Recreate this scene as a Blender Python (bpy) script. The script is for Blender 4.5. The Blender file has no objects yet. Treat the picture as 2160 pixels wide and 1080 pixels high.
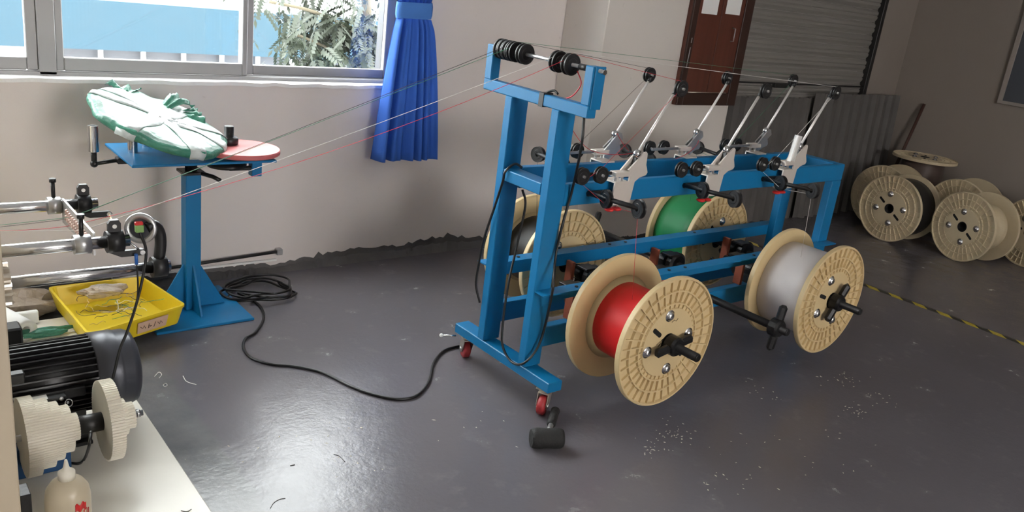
import bpy, bmesh, math, random
from mathutils import Vector, Matrix
random.seed(7)
sc = bpy.context.scene
col = sc.collection

# ------------------------------------------------------------------ camera
F_PX, YAW, PITCH, ROLL, EYE = 1767.0, 0.7108, 0.31694, 0.1258, 1.5
ca, sa, cb, sb, cc, sr = (math.cos(YAW), math.sin(YAW), math.cos(PITCH), math.sin(PITCH), math.cos(ROLL), math.sin(ROLL))
FWD = Vector((sa * cb, ca * cb, -sb)); RT = Vector((ca, -sa, 0)); UP = RT.cross(FWD)
R2 = cc * RT + sr * UP; U2 = -sr * RT + cc * UP
CAM = Vector((0, 0, EYE))
cd = bpy.data.cameras.new('camera'); cam = bpy.data.objects.new('camera', cd); col.objects.link(cam)
cd.sensor_width = 36; cd.lens = 36 * F_PX / 2160; cd.clip_start = 0.05; cd.clip_end = 200
M3 = Matrix((R2, U2, -FWD)).transposed()
cam.matrix_world = Matrix.Translation(CAM) @ M3.to_4x4()
sc.camera = cam
# ------------------------------------------------------------------ world, lights, exposure
W = bpy.data.worlds.new('overcast_sky'); sc.world = W; W.use_nodes = True
bg = W.node_tree.nodes['Background']; bg.inputs[0].default_value = (1.0, 0.985, 0.98, 1); bg.inputs[1].default_value = 17.0
def area(name, loc, direction, sx, sy, power, colr=(1, 1, 1)):
    l = bpy.data.lights.new(name, 'AREA'); l.shape = 'RECTANGLE'; l.size = sx; l.size_y = sy; l.energy = power; l.color = colr
    o = bpy.data.objects.new(name, l); col.objects.link(o); o.location = loc
    o.rotation_euler = Vector(direction).to_track_quat('-Z', 'Y').to_euler(); return o
area('opposite_window_fill', (1.9, -3.94, 1.75), (0, 1, -0.05), 2.0, 1.5, 34, (1.0, 0.88, 0.78))  # warm fill lamp added in the unseen window opening, on top of the sky
sc.view_settings.view_transform = 'Standard'; sc.view_settings.look = 'None'
sc.view_settings.gamma = 1.0; sc.view_settings.exposure = 0.12; sc.view_settings.use_curve_mapping = False

# ------------------------------------------------------------------ a photograph ray met with a real plane of the room
def ray(x, y): return R2 * ((x - 1080) / F_PX) - U2 * ((y - 540) / F_PX) + FWD
def pz(x, y, z=0.0): d = ray(x, y); return CAM + d * ((z - EYE) / d.z)
def py(x, y, Y): d = ray(x, y); return CAM + d * (Y / d.y)
def px(x, y, X): d = ray(x, y); return CAM + d * (X / d.x)

# ------------------------------------------------------------------ helpers
class MB:
    def __init__(s): s.v = []; s.f = []; s.s = []
    def add(s, vs, fs, smooth=False):
        n = len(s.v); s.v += [tuple(v) for v in vs]
        for f in fs: s.f.append(tuple(i + n for i in f)); s.s.append(smooth)
        return s
    def box(s, lo, hi, bev=0.0, m=None):
        c = [(a + b) / 2 for a, b in zip(lo, hi)]; h = [abs(b - a) / 2 for a, b in zip(lo, hi)]
        bev = min(bev, min(h) * 0.9)
        if bev <= 0:
            vs = [(c[0] + i * h[0], c[1] + j * h[1], c[2] + k * h[2]) for i in (-1, 1) for j in (-1, 1) for k in (-1, 1)]
            fs = [(0, 1, 3, 2), (4, 6, 7, 5), (0, 4, 5, 1), (2, 3, 7, 6), (0, 2, 6, 4), (1, 5, 7, 3)]
        else:
            vs = []; idx = {}
            for i in (-1, 1):
                for j in (-1, 1):
                    for k in (-1, 1):
                        sg = (i, j, k)
                        for a in range(3):
                            p = [c[t] + sg[t] * (h[t] - (0 if t == a else bev)) for t in range(3)]
                            idx[(sg, a)] = len(vs); vs.append(p)
            fs = []
            for a in range(3):
                b, d = [t for t in range(3) if t != a]
                for sg in (-1, 1):
                    q = []
                    for (u, w) in ((-1, -1), (1, -1), (1, 1), (-1, 1)):
                        g = [0, 0, 0]; g[a] = sg; g[b] = u; g[d] = w; q.append(idx[(tuple(g), a)])
                    fs.append(q)
                for u in (-1, 1):
                    for w in (-1, 1):
                        g0 = [0, 0, 0]; g0[a] = -1; g0[b] = u; g0[d] = w; g1 = list(g0); g1[a] = 1
                        fs.append([idx[(tuple(g0), b)], idx[(tuple(g1), b)], idx[(tuple(g1), d)], idx[(tuple(g0), d)]])
            for i in (-1, 1):
                for j in (-1, 1):
                    for k in (-1, 1): fs.append([idx[((i, j, k), a)] for a in range(3)])
        if m is not None: vs = [m @ Vector(v) for v in vs]
        return s.add(vs, fs)
    def lathe(s, prof, o=(0, 0, 0), axis=(0, 0, 1), n=24, caps=True, smooth=True, closed=False):
        o = Vector(o); a = Vector(axis).normalized(); u = a.orthogonal().normalized(); w = a.cross(u)
        vs = []; fs = []; k = len(prof)
        for r, h in prof:
            for i in range(n):
                t = 2 * math.pi * i / n; vs.append(o + a * h + (u * math.cos(t) + w * math.sin(t)) * r)
        rng = k if closed else k - 1
        for j in range(rng):
            j2 = (j + 1) % k
            for i in range(n):
                i2 = (i + 1) % n; fs.append((j * n + i, j * n + i2, j2 * n + i2, j2 * n + i))
        s.add(vs, fs, smooth)
        if caps and not closed:
            b = len(s.v) - len(vs); s.f.append(tuple(b + i for i in range(n))); s.s.append(False)
            s.f.append(tuple(b + (k - 1) * n + i for i in range(n))); s.s.append(False)
        return s
    def cyl(s, p0, p1, r, r1=None, n=16, smooth=True):
        p0 = Vector(p0); p1 = Vector(p1); d = p1 - p0; r1 = r if r1 is None else r1
        return s.lathe([(r, 0), (r1, d.length)], p0, d, n, True, smooth)
    def tube(s, pts, r, n=8):
        P = [Vector(p) for p in pts]; k = len(P); vs = []; fs = []
        t = (P[1] - P[0]).normalized(); u = t.orthogonal().normalized()
        for i in range(k):
            t2 = (P[min(i + 1, k - 1)] - P[max(i - 1, 0)])
            t2 = t2.normalized() if t2.length > 1e-9 else t
            u = (u - t2 * u.dot(t2))
            u = u.normalized() if u.length > 1e-6 else t2.orthogonal().normalized()
            w = t2.cross(u); t = t2
            for j in range(n):
                a = 2 * math.pi * j / n; vs.append(P[i] + (u * math.cos(a) + w * math.sin(a)) * r)
        for i in range(k - 1):
            for j in range(n):
                j2 = (j + 1) % n; fs.append((i * n + j, i * n + j2, (i + 1) * n + j2, (i + 1) * n + j))
        s.add(vs, fs, True); b = len(s.v) - len(vs)
        s.f.append(tuple(b + i for i in range(n))); s.s.append(False)
        s.f.append(tuple(b + (k - 1) * n + i for i in range(n))); s.s.append(False)
        return s
    def prism(s, poly, h0, h1, fn):
        n = len(poly); vs = [fn(a, b, h0) for a, b in poly] + [fn(a, b, h1) for a, b in poly]
        fs = [tuple(range(n)), tuple(range(n, 2 * n))] + [(i, (i + 1) % n, n + (i + 1) % n, n + i) for i in range(n)]
        return s.add(vs, fs)
    def ball(s, c, r, n=12, m=8, sc_=(1, 1, 1)):
        c = Vector(c); vs = [c + Vector((0, 0, r * sc_[2]))]; fs = []
        for j in range(1, m):
            p = math.pi * j / m
            for i in range(n):
                t = 2 * math.pi * i / n
                vs.append(c + Vector((r * sc_[0] * math.sin(p) * math.cos(t), r * sc_[1] * math.sin(p) * math.sin(t), r * sc_[2] * math.cos(p))))
        vs.append(c - Vector((0, 0, r * sc_[2]))); L = len(vs) - 1
        for i in range(n):
            fs.append((0, 1 + i, 1 + (i + 1) % n)); fs.append((L, 1 + (m - 2) * n + (i + 1) % n, 1 + (m - 2) * n + i))
        for j in range(m - 2):
            for i in range(n):
                fs.append((1 + j * n + i, 1 + j * n + (i + 1) % n, 1 + (j + 1) * n + (i + 1) % n, 1 + (j + 1) * n + i))
        return s.add(vs, fs, True)
    def mesh(s, name):
        me = bpy.data.meshes.new(name); me.from_pydata(s.v, [], s.f)
        me.polygons.foreach_set('use_smooth', s.s)
        bm = bmesh.new(); bm.from_mesh(me); bmesh.ops.recalc_face_normals(bm, faces=bm.faces); bm.to_mesh(me); bm.free()
        me.update(); return me
    def build(s, name, mat, parent=None, loc=(0, 0, 0), rot=None, label=None):
        me = s.mesh(name); me.materials.append(mat)
        return link(name, me, parent, loc, rot, label)
def link(name, me, parent=None, loc=(0, 0, 0), rot=None, label=None):
    o = bpy.data.objects.new(name, me); col.objects.link(o); o.location = loc
    if rot is not None: o.rotation_euler = rot
    if parent is not None: o.parent = parent
    if label: o['label'] = label
    return o
def thing(name, label, cat, loc=(0, 0, 0), rot=(0, 0, 0), group=None):
    o = bpy.data.objects.new(name, None); col.objects.link(o); o.location = loc; o.rotation_euler = rot; o.empty_display_size = 0.05
    return tag(o, label, cat, group)
def tag(o, label, cat, group=None, kind=None):
    o['label'] = label; o['category'] = cat
    if group: o['group'] = group
    if kind: o['kind'] = kind
    return o
def struct(o): o['kind'] = 'structure'; return o
def copy_tree(o, parent=None):
    c = o.copy(); col.objects.link(c); c.parent = parent
    for ch in [x for x in o.children]: copy_tree(ch, c)
    return c
def spline(pts, k=8):
    P = [Vector(p) for p in pts]; P = [2 * P[0] - P[1]] + P + [2 * P[-1] - P[-2]]; out = []
    for i in range(1, len(P) - 2):
        a, b, c, d = P[i - 1:i + 3]
        for j in range(k):
            t = j / k; out.append(0.5 * ((2 * b) + (c - a) * t + (2 * a - 5 * b + 4 * c - d) * t * t + (3 * b - a - 3 * c + d) * t ** 3))
    out.append(P[-2]); return out
def lin(c): return tuple(((x / 255) / 12.92 if x / 255 <= 0.04045 else ((x / 255 + 0.055) / 1.055) ** 2.4) for x in c)
def pbr(name, c, rough=0.5, metal=0.0, var=0.12, scale=9.0, bump=0.0, bscale=60.0, rvar=0.1, spec=0.5, coat=0.0):
    m = bpy.data.materials.new(name); m.use_nodes = True; nt = m.node_tree; N = nt.nodes; L = nt.links
    b = N['Principled BSDF']; b.inputs['Metallic'].default_value = metal; b.inputs['Specular IOR Level'].default_value = spec
    b.inputs['Coat Weight'].default_value = coat
    tc = N.new('ShaderNodeTexCoord'); nz = N.new('ShaderNodeTexNoise'); nz.inputs['Scale'].default_value = scale; nz.inputs['Detail'].default_value = 5
    L.new(tc.outputs['Object'], nz.inputs['Vector'])
    mx = N.new('ShaderNodeMix'); mx.data_type = 'RGBA'
    mx.inputs['A'].default_value = tuple(max(0, x * (1 - var)) for x in c) + (1,)
    mx.inputs['B'].default_value = tuple(min(1, x * (1 + var)) for x in c) + (1,)
    L.new(nz.outputs['Fac'], mx.inputs['Factor']); L.new(mx.outputs['Result'], b.inputs['Base Color'])
    mr = N.new('ShaderNodeMapRange'); mr.inputs['To Min'].default_value = max(0.02, rough - rvar); mr.inputs['To Max'].default_value = min(1, rough + rvar)
    L.new(nz.outputs['Fac'], mr.inputs['Value']); L.new(mr.outputs['Result'], b.inputs['Roughness'])
    if bump:
        n2 = N.new('ShaderNodeTexNoise'); n2.inputs['Scale'].default_value = bscale; n2.inputs['Detail'].default_value = 4; L.new(tc.outputs['Object'], n2.inputs['Vector'])
        bp = N.new('ShaderNodeBump'); bp.inputs['Strength'].default_value = bump; bp.inputs['Distance'].default_value = 0.01
        L.new(n2.outputs['Fac'], bp.inputs['Height']); L.new(bp.outputs['Normal'], b.inputs['Normal'])
    return m
def nodes_of(m): return m.node_tree.nodes, m.node_tree.links, m.node_tree.nodes['Principled BSDF']

MT = {}
MT['blue'] = pbr('blue_paint', (0.004, 0.148, 0.34), 0.42, 0, 0.10, 14, 0.05, 120, spec=0.35)
MT['cream'] = pbr('cream_plastic', (0.60, 0.46, 0.25), 0.45, 0, 0.08, 12, 0.05, 80)
MT['cream_dull'] = pbr('dusty_cream_plastic', (0.60, 0.50, 0.33), 0.55, 0, 0.12, 12, 0.05, 80)
MT['black'] = pbr('black_plastic', (0.008, 0.008, 0.009), 0.45, 0, 0.3, 20)
MT['black_metal'] = pbr('blackened_steel', (0.012, 0.012, 0.013), 0.38, 0.3, 0.3, 20, 0.1, 90)
MT['rubber'] = pbr('black_rubber', (0.010, 0.010, 0.010), 0.75, 0, 0.5, 30, 0.5, 60)
MT['cable'] = pbr('black_cable_sheath', (0.006, 0.006, 0.007), 0.4, 0, 0.2, 20)
MT['chrome'] = pbr('polished_steel', (0.62, 0.62, 0.63), 0.18, 1.0, 0.06, 20)
MT['steel'] = pbr('brushed_steel', (0.50, 0.50, 0.50), 0.38, 0.9, 0.10, 30)
MT['zinc'] = pbr('zinc_plated_steel', (0.55, 0.50, 0.43), 0.35, 0.85, 0.15, 25)
MT['plate'] = pbr('pale_aluminium', (0.62, 0.57, 0.52), 0.5, 0.35, 0.06, 30)
MT['rodwhite'] = pbr('satin_aluminium_rod', (0.72, 0.70, 0.67), 0.35, 0.5, 0.05, 30)
MT['redknob'] = pbr('red_plastic', (0.55, 0.015, 0.015), 0.4, 0, 0.1, 20)
MT['redwheel'] = pbr('red_polyurethane', (0.34, 0.025, 0.03), 0.5, 0, 0.25, 40)
MT['gearwhite'] = pbr('off_white_nylon', (0.70, 0.66, 0.56), 0.5, 0, 0.08, 20)
MT['yellow'] = pbr('yellow_plastic', (0.72, 0.53, 0.02), 0.42, 0, 0.10, 10, 0.03, 60)
MT['pinkdisc'] = pbr('dull_red_lacquer', (0.52, 0.13, 0.13), 0.38, 0, 0.10, 10)
MT['greenbag'] = pbr('pale_green_woven_plastic', (0.26, 0.43, 0.36), 0.38, 0, 0.22, 10, 0.6, 30)
MT['greendark'] = pbr('green_plastic_sheet', (0.05, 0.22, 0.15), 0.4, 0, 0.4, 14, 0.7, 30)
MT['tape'] = pbr('milky_tape', (0.52, 0.57, 0.56), 0.3, 0, 0.12, 14, 0.4, 40)
MT['curtain'] = pbr('royal_blue_cloth', (0.034, 0.135, 0.56), 0.85, 0, 0.12, 9, 0.25, 400)
MT['curtain_tie'] = pbr('blue_cloth_band', (0.06, 0.20, 0.58), 0.85, 0, 0.1, 9, 0.25, 400)
MT['alu'] = pbr('grey_window_aluminium', (0.30, 0.295, 0.295), 0.45, 0.25, 0.08, 8)
MT['sill'] = pbr('white_plaster_edge', (0.82, 0.81, 0.80), 0.7, 0, 0.06, 12, 0.3, 40)
MT['shutter'] = pbr('grey_roller_shutter', (0.27, 0.255, 0.235), 0.55, 0.15, 0.12, 6)
MT['corr'] = pbr('dirty_corrugated_sheet', (0.13, 0.122, 0.115), 0.6, 0.2, 0.35, 5, 0.1, 30)
MT['darkmetal'] = pbr('dark_steel_rail', (0.03, 0.03, 0.03), 0.5, 0.4, 0.2, 12)
MT['paper'] = pbr('white_paper', (0.80, 0.80, 0.78), 0.8, 0, 0.03, 8)
MT['label'] = pbr('pale_pink_label', (0.62, 0.42, 0.30), 0.7, 0, 0.12, 40)
MT['machine'] = pbr('cream_machine_enamel', (0.52, 0.44, 0.33), 0.45, 0, 0.06, 6)
MT['whiteplate'] = pbr('off_white_enamel_plate', (0.66, 0.63, 0.56), 0.30, 0, 0.10, 5, 0.03, 60)
MT['motor'] = pbr('black_motor_paint', (0.012, 0.012, 0.013), 0.4, 0.1, 0.2, 20)
MT['motorgrey'] = pbr('dark_grey_fan_cover', (0.05, 0.053, 0.065), 0.35, 0.3, 0.15, 15)
MT['bluesteel'] = pbr('dark_blue_bracket', (0.01, 0.06, 0.16), 0.5, 0.1, 0.2, 15)
MT['bottle'] = pbr('yellowed_translucent_plastic', (0.50, 0.43, 0.31), 0.35, 0, 0.12, 10)
MT['film'] = pbr('crumpled_clear_film', (0.42, 0.35, 0.28), 0.25, 0, 0.3, 30, 0.6, 40)
MT['orange'] = pbr('rust_orange_bracket', (0.24, 0.055, 0.025), 0.5, 0, 0.2, 20)
MT['ceramic'] = pbr('pinkish_ceramic', (0.62, 0.42, 0.36), 0.3, 0, 0.1, 20)
MT['brass'] = pbr('brass_rod', (0.52, 0.40, 0.22), 0.3, 0.9, 0.1, 20)
MT['sensor'] = pbr('green_connector', (0.20, 0.35, 0.10), 0.5, 0, 0.1, 20)
MT['connector'] = pbr('blue_cable_lug', (0.02, 0.12, 0.45), 0.4, 0, 0.1, 20)
MT['wirewhite'] = pbr('white_wire', (0.75, 0.72, 0.68), 0.5)
MT['wirered'] = pbr('red_wire', (0.62, 0.03, 0.05), 0.5)
MT['wiregreen'] = pbr('green_wire', (0.05, 0.22, 0.12), 0.5)
MT['wiredark'] = pbr('dark_wire', (0.05, 0.045, 0.04), 0.5)
MT['hole'] = pbr('hole_shade_and_ink', (0.004, 0.004, 0.004), 0.9)  # near-black that carries the shade of hub holes and slots; also pen ink
MT['board'] = pbr('slate_blue_board', (0.07, 0.078, 0.095), 0.5, 0, 0.1, 4)
MT['boardframe'] = pbr('pale_board_frame', (0.34, 0.30, 0.27), 0.6)
MT['brownrod'] = pbr('brown_rod', (0.07, 0.03, 0.022), 0.6)
MT['leaf'] = pbr('green_leaf', (0.030, 0.040, 0.025), 0.5, 0, 0.45, 3)
MT['bark'] = pbr('pale_bark', (0.14, 0.12, 0.08), 0.8, 0, 0.3, 12)
MT['outwhite'] = pbr('white_rendered_wall', (0.62, 0.62, 0.62), 0.8)
MT['outgrey'] = pbr('grey_concrete_wall', (0.085, 0.088, 0.098), 0.8, 0, 0.2, 3)
def winding(name, c):
    m = pbr(name, c, 0.4, 0, 0.05, 10); N, L, b = nodes_of(m)
    tc = N.new('ShaderNodeTexCoord'); wv = N.new('ShaderNodeTexWave'); wv.bands_direction = 'Y'; wv.inputs['Scale'].default_value = 110
    bp = N.new('ShaderNodeBump'); bp.inputs['Strength'].default_value = 0.25; bp.inputs['Distance'].default_value = 0.002
    L.new(tc.outputs['Object'], wv.inputs['Vector']); L.new(wv.outputs['Fac'], bp.inputs['Height']); L.new(bp.outputs['Normal'], b.inputs['Normal']); return m
MT['w_red'] = winding('red_wire_winding', (0.70, 0.012, 0.016))
MT['w_white'] = winding('white_wire_winding', (0.62, 0.58, 0.58))
MT['w_green'] = winding('green_wire_winding', (0.01, 0.22, 0.075))
MT['w_black'] = winding('black_wire_winding', (0.008, 0.008, 0.009))
MT['w_brown'] = winding('brown_wire_winding', (0.10, 0.07, 0.06))
MT['w_straw'] = winding('straw_wire_winding', (0.42, 0.36, 0.16))

def wall_material(name, c, skirt):
    m = bpy.data.materials.new(name); m.use_nodes = True; N, L, b = nodes_of(m)
    g = N.new('ShaderNodeNewGeometry'); sep = N.new('ShaderNodeSeparateXYZ'); L.new(g.outputs['Position'], sep.inputs[0])
    n1 = N.new('ShaderNodeTexNoise'); n1.inputs['Scale'].default_value = 1.3; n1.inputs['Detail'].default_value = 6; L.new(g.outputs['Position'], n1.inputs['Vector'])
    n2 = N.new('ShaderNodeTexNoise'); n2.inputs['Scale'].default_value = 16; n2.inputs['Detail'].default_value = 6; n2.inputs['Roughness'].default_value = 0.7; L.new(g.outputs['Position'], n2.inputs['Vector'])
    mx = N.new('ShaderNodeMix'); mx.data_type = 'RGBA'; mx.inputs['A'].default_value = tuple(x * 0.86 for x in c) + (1,); mx.inputs['B'].default_value = tuple(min(1, x * 1.1) for x in c) + (1,)
    L.new(n1.outputs['Fac'], mx.inputs['Factor'])
    # grime marks with a shape of their own
    r1 = N.new('ShaderNodeMapRange'); r1.inputs['From Min'].default_value = 0.66; r1.inputs['From Max'].default_value = 0.78; r1.inputs['To Max'].default_value = 0.35
    L.new(n2.outputs['Fac'], r1.inputs['Value'])
    m2 = N.new('ShaderNodeMix'); m2.data_type = 'RGBA'; m2.inputs['B'].default_value = (0.25, 0.22, 0.20, 1); L.new(r1.outputs['Result'], m2.inputs['Factor']); L.new(mx.outputs['Result'], m2.inputs['A'])
    last = m2
    if skirt:
        # ragged band of floor paint brushed up the foot of the wall
        n3 = N.new('ShaderNodeTexNoise'); n3.inputs['Scale'].default_value = 5; n3.inputs['Detail'].default_value = 8; n3.inputs['Roughness'].default_value = 0.65; L.new(g.outputs['Position'], n3.inputs['Vector'])
        ma = N.new('ShaderNodeMath'); ma.operation = 'MULTIPLY_ADD'; ma.inputs[1].default_value = -0.11; L.new(n3.outputs['Fac'], ma.inputs[0]); L.new(sep.outputs['Z'], ma.inputs[2])
        ls = N.new('ShaderNodeMath'); ls.operation = 'LESS_THAN'; ls.inputs[1].default_value = skirt; L.new(ma.outputs[0], ls.inputs[0])
        m3 = N.new('ShaderNodeMix'); m3.data_type = 'RGBA'; m3.inputs['B'].default_value = (0.06, 0.058, 0.056, 1); L.new(ls.outputs[0], m3.inputs['Factor']); L.new(m2.outputs['Result'], m3.inputs['A']); last = m3
    L.new(last.outputs['Result'], b.inputs['Base Color']); b.inputs['Roughness'].default_value = 0.72
    n4 = N.new('ShaderNodeTexNoise'); n4.inputs['Scale'].default_value = 3; n4.inputs['Detail'].default_value = 7; L.new(g.outputs['Position'], n4.inputs['Vector'])
    bp = N.new('ShaderNodeBump'); bp.inputs['Strength'].default_value = 0.25; bp.inputs['Distance'].default_value = 0.02; L.new(n4.outputs['Fac'], bp.inputs['Height']); L.new(bp.outputs['Normal'], b.inputs['Normal'])
    return m
MT['wall'] = wall_material('whitewashed_wall', (0.69, 0.63, 0.60), 0.0)
MT['wall2'] = wall_material('whitewashed_pillar_wall', (0.68, 0.63, 0.58), 0.025)
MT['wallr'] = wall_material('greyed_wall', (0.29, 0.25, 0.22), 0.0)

def floor_material():
    m = bpy.data.materials.new('grey_floor_paint'); m.use_nodes = True; N, L, b = nodes_of(m)
    g = N.new('ShaderNodeNewGeometry')
    def noise(s, d, r=0.5):
        n = N.new('ShaderNodeTexNoise'); n.inputs['Scale'].default_value = s; n.inputs['Detail'].default_value = d; n.inputs['Roughness'].default_value = r
        L.new(g.outputs['Position'], n.inputs['Vector']); return n
    a = noise(0.9, 6); c = noise(7, 8, 0.65); e = noise(60, 4)
    mx = N.new('ShaderNodeMix'); mx.data_type = 'RGBA'; mx.inputs['A'].default_value = (0.090, 0.084, 0.095, 1); mx.inputs['B'].default_value = (0.155, 0.145, 0.162, 1)
    L.new(a.outputs['Fac'], mx.inputs['Factor'])
    r = N.new('ShaderNodeMapRange'); r.inputs['From Min'].default_value = 0.56; r.inputs['From Max'].default_value = 0.8; r.inputs['To Max'].default_value = 0.35; L.new(c.outputs['Fac'], r.inputs['Value'])
    m2 = N.new('ShaderNodeMix'); m2.data_type = 'RGBA'; m2.inputs['B'].default_value = (0.24, 0.235, 0.24, 1); L.new(r.outputs['Result'], m2.inputs['Factor']); L.new(mx.outputs['Result'], m2.inputs['A'])
    sp = N.new('ShaderNodeSeparateXYZ'); L.new(g.outputs['Position'], sp.inputs[0])
    wb = N.new('ShaderNodeMath'); wb.operation = 'MULTIPLY_ADD'; wb.inputs[1].default_value = 0.10; L.new(c.outputs['Fac'], wb.inputs[0]); L.new(sp.outputs['X'], wb.inputs[2])
    ls = N.new('ShaderNodeMapRange'); ls.inputs['From Min'].default_value = 0.90; ls.inputs['From Max'].default_value = 0.925; ls.inputs['To Min'].default_value = 0.75; ls.inputs['To Max'].default_value = 0.0; L.new(wb.outputs[0], ls.inputs['Value'])
    bare = N.new('ShaderNodeMix'); bare.data_type = 'RGBA'; bare.inputs['A'].default_value = (0.06, 0.065, 0.07, 1); bare.inputs['B'].default_value = (0.20, 0.20, 0.20, 1); L.new(c.outputs['Fac'], bare.inputs['Factor'])
    m3 = N.new('ShaderNodeMix'); m3.data_type = 'RGBA'; L.new(ls.outputs['Result'], m3.inputs['Factor']); L.new(m2.outputs['Result'], m3.inputs['A']); L.new(bare.outputs['Result'], m3.inputs['B'])
    L.new(m3.outputs['Result'], b.inputs['Base Color'])
    rr = N.new('ShaderNodeMapRange'); rr.inputs['To Min'].default_value = 0.14; rr.inputs['To Max'].default_value = 0.34; L.new(c.outputs['Fac'], rr.inputs['Value']); L.new(rr.outputs['Result'], b.inputs['Roughness'])
    b.inputs['Specular IOR Level'].default_value = 0.42
    ad = N.new('ShaderNodeMath'); ad.operation = 'MULTIPLY_ADD'; ad.inputs[1].default_value = 0.25; L.new(e.outputs['Fac'], ad.inputs[0]); L.new(c.outputs['Fac'], ad.inputs[2])
    bp = N.new('ShaderNodeBump'); bp.inputs['Strength'].default_value = 0.12; bp.inputs['Distance'].default_value = 0.02; L.new(ad.outputs[0], bp.inputs['Height']); L.new(bp.outputs['Normal'], b.inputs['Normal'])
    return m
MT['floor'] = floor_material()
def glass_material():
    m = bpy.data.materials.new('window_glass'); m.use_nodes = True; N = m.node_tree.nodes; L = m.node_tree.links
    N.remove(N['Principled BSDF']); out = N['Material Output']
    t = N.new('ShaderNodeBsdfTransparent'); t.inputs[0].default_value = (0.93, 0.96, 0.96, 1); gl = N.new('ShaderNodeBsdfGlossy'); gl.inputs['Roughness'].default_value = 0.03
    mx = N.new('ShaderNodeMixShader'); mx.inputs[0].default_value = 0.05; L.new(t.outputs[0], mx.inputs[1]); L.new(gl.outputs[0], mx.inputs[2]); L.new(mx.outputs[0], out.inputs['Surface']); return m
MT['glass'] = glass_material()
def cladding_material():
    m = pbr('blue_mesh_cladding', (0.016, 0.045, 0.066), 0.8, 0, 0.12, 4); N, L, b = nodes_of(m)
    tc = N.new('ShaderNodeTexCoord'); wv = N.new('ShaderNodeTexWave'); wv.inputs['Scale'].default_value = 9; wv.bands_direction = 'X'
    bp = N.new('ShaderNodeBump'); bp.inputs['Strength'].default_value = 0.2; L.new(tc.outputs['Object'], wv.inputs['Vector']); L.new(wv.outputs['Fac'], bp.inputs['Height']); L.new(bp.outputs['Normal'], b.inputs['Normal']); return m
MT['cladding'] = cladding_material()
def wood_material():
    m = pbr('red_brown_varnished_wood', (0.085, 0.022, 0.013), 0.35, 0, 0.1, 5); N, L, b = nodes_of(m)
    tc = N.new('ShaderNodeTexCoord'); mp = N.new('ShaderNodeMapping'); mp.inputs['Scale'].default_value = (14, 14, 0.9); nz = N.new('ShaderNodeTexNoise'); nz.inputs['Scale'].default_value = 1.6; nz.inputs['Detail'].default_value = 5
    L.new(tc.outputs['Object'], mp.inputs['Vector']); L.new(mp.outputs['Vector'], nz.inputs['Vector'])
    mx = N.new('ShaderNodeMix'); mx.data_type = 'RGBA'; mx.inputs['A'].default_value = (0.05, 0.013, 0.008, 1); mx.inputs['B'].default_value = (0.15, 0.042, 0.024, 1)
    L.new(nz.outputs['Fac'], mx.inputs['Factor']); L.new(mx.outputs['Result'], b.inputs['Base Color']); return m
MT['wood'] = wood_material()
MT['darkwood'] = pbr('dark_brown_wood', (0.035, 0.014, 0.009), 0.4, 0, 0.25, 12)
def tape_material():
    m = pbr('hazard_tape', (0.5, 0.4, 0.05), 0.5); N, L, b = nodes_of(m)
    g = N.new('ShaderNodeNewGeometry'); sp = N.new('ShaderNodeSeparateXYZ'); L.new(g.outputs['Position'], sp.inputs[0])
    ad = N.new('ShaderNodeMath'); ad.operation = 'SUBTRACT'; L.new(sp.outputs['Y'], ad.inputs[0]); L.new(sp.outputs['X'], ad.inputs[1])
    mo = N.new('ShaderNodeMath'); mo.operation = 'MODULO'; mo.inputs[1].default_value = 0.145; ab = N.new('ShaderNodeMath'); ab.operation = 'ADD'; ab.inputs[1].default_value = 29.0
    L.new(ad.outputs[0], ab.inputs[0]); L.new(ab.outputs[0], mo.inputs[0])
    gt = N.new('ShaderNodeMath'); gt.operation = 'GREATER_THAN'; gt.inputs[1].default_value = 0.0725; L.new(mo.outputs[0], gt.inputs[0])
    mx = N.new('ShaderNodeMix'); mx.data_type = 'RGBA'; mx.inputs['A'].default_value = (0.55, 0.43, 0.05, 1); mx.inputs['B'].default_value = (0.012, 0.011, 0.01, 1)
    L.new(gt.outputs[0], mx.inputs['Factor']); L.new(mx.outputs['Result'], b.inputs['Base Color']); return m
MT['hazard'] = tape_material()

# ================================================================== the setting
XL, XR, YF, YB, ZC = -3.0, 7.15, -4.0, 3.70, 3.1
struct(MB().box((XL - 0.2, YF - 0.2, -0.15), (XR + 0.2, YB + 0.22, 0)).build('floor', MT['floor']))
struct(MB().box((XL - 0.2, YF - 0.2, ZC), (XR + 0.2, YB + 0.22, ZC + 0.15)).build('ceiling', MT['paper']))
WX0, WX1, WZ0, WZ1 = -1.9, 2.33, 0.915, 2.35                        # window opening of the back wall
b = MB(); T = 0.2
b.box((XL, YB, 0), (WX0, YB + T, ZC)); b.box((WX0, YB, 0), (WX1, YB + T, WZ0)); b.box((WX0, YB, WZ1), (WX1, YB + T, ZC)); b.box((WX1, YB, 0), (XR, YB + T, ZC))
struct(b.build('wall_back', MT['wall']))
struct(MB().box((3.352, 3.36, 0), (4.575, YB, ZC), 0.004).build('wall_pillar', MT['wall2']))
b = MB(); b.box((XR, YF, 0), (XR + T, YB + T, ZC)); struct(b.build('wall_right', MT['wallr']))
b = MB(); b.box((XL - T, YF, 0), (XL, YB + T, ZC))
struct(b.build('wall_left', MT['wall']))
b = MB(); b.box((XL, YF - T, 0), (0.9, YF, ZC)); b.box((2.9, YF - T, 0), (XR, YF, ZC)); b.box((0.9, YF - T, 0), (2.9, YF, 1.15)); b.box((0.9, YF - T, 2.4), (2.9, YF, ZC))
struct(b.build('wall_front', MT['wall']))
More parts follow.
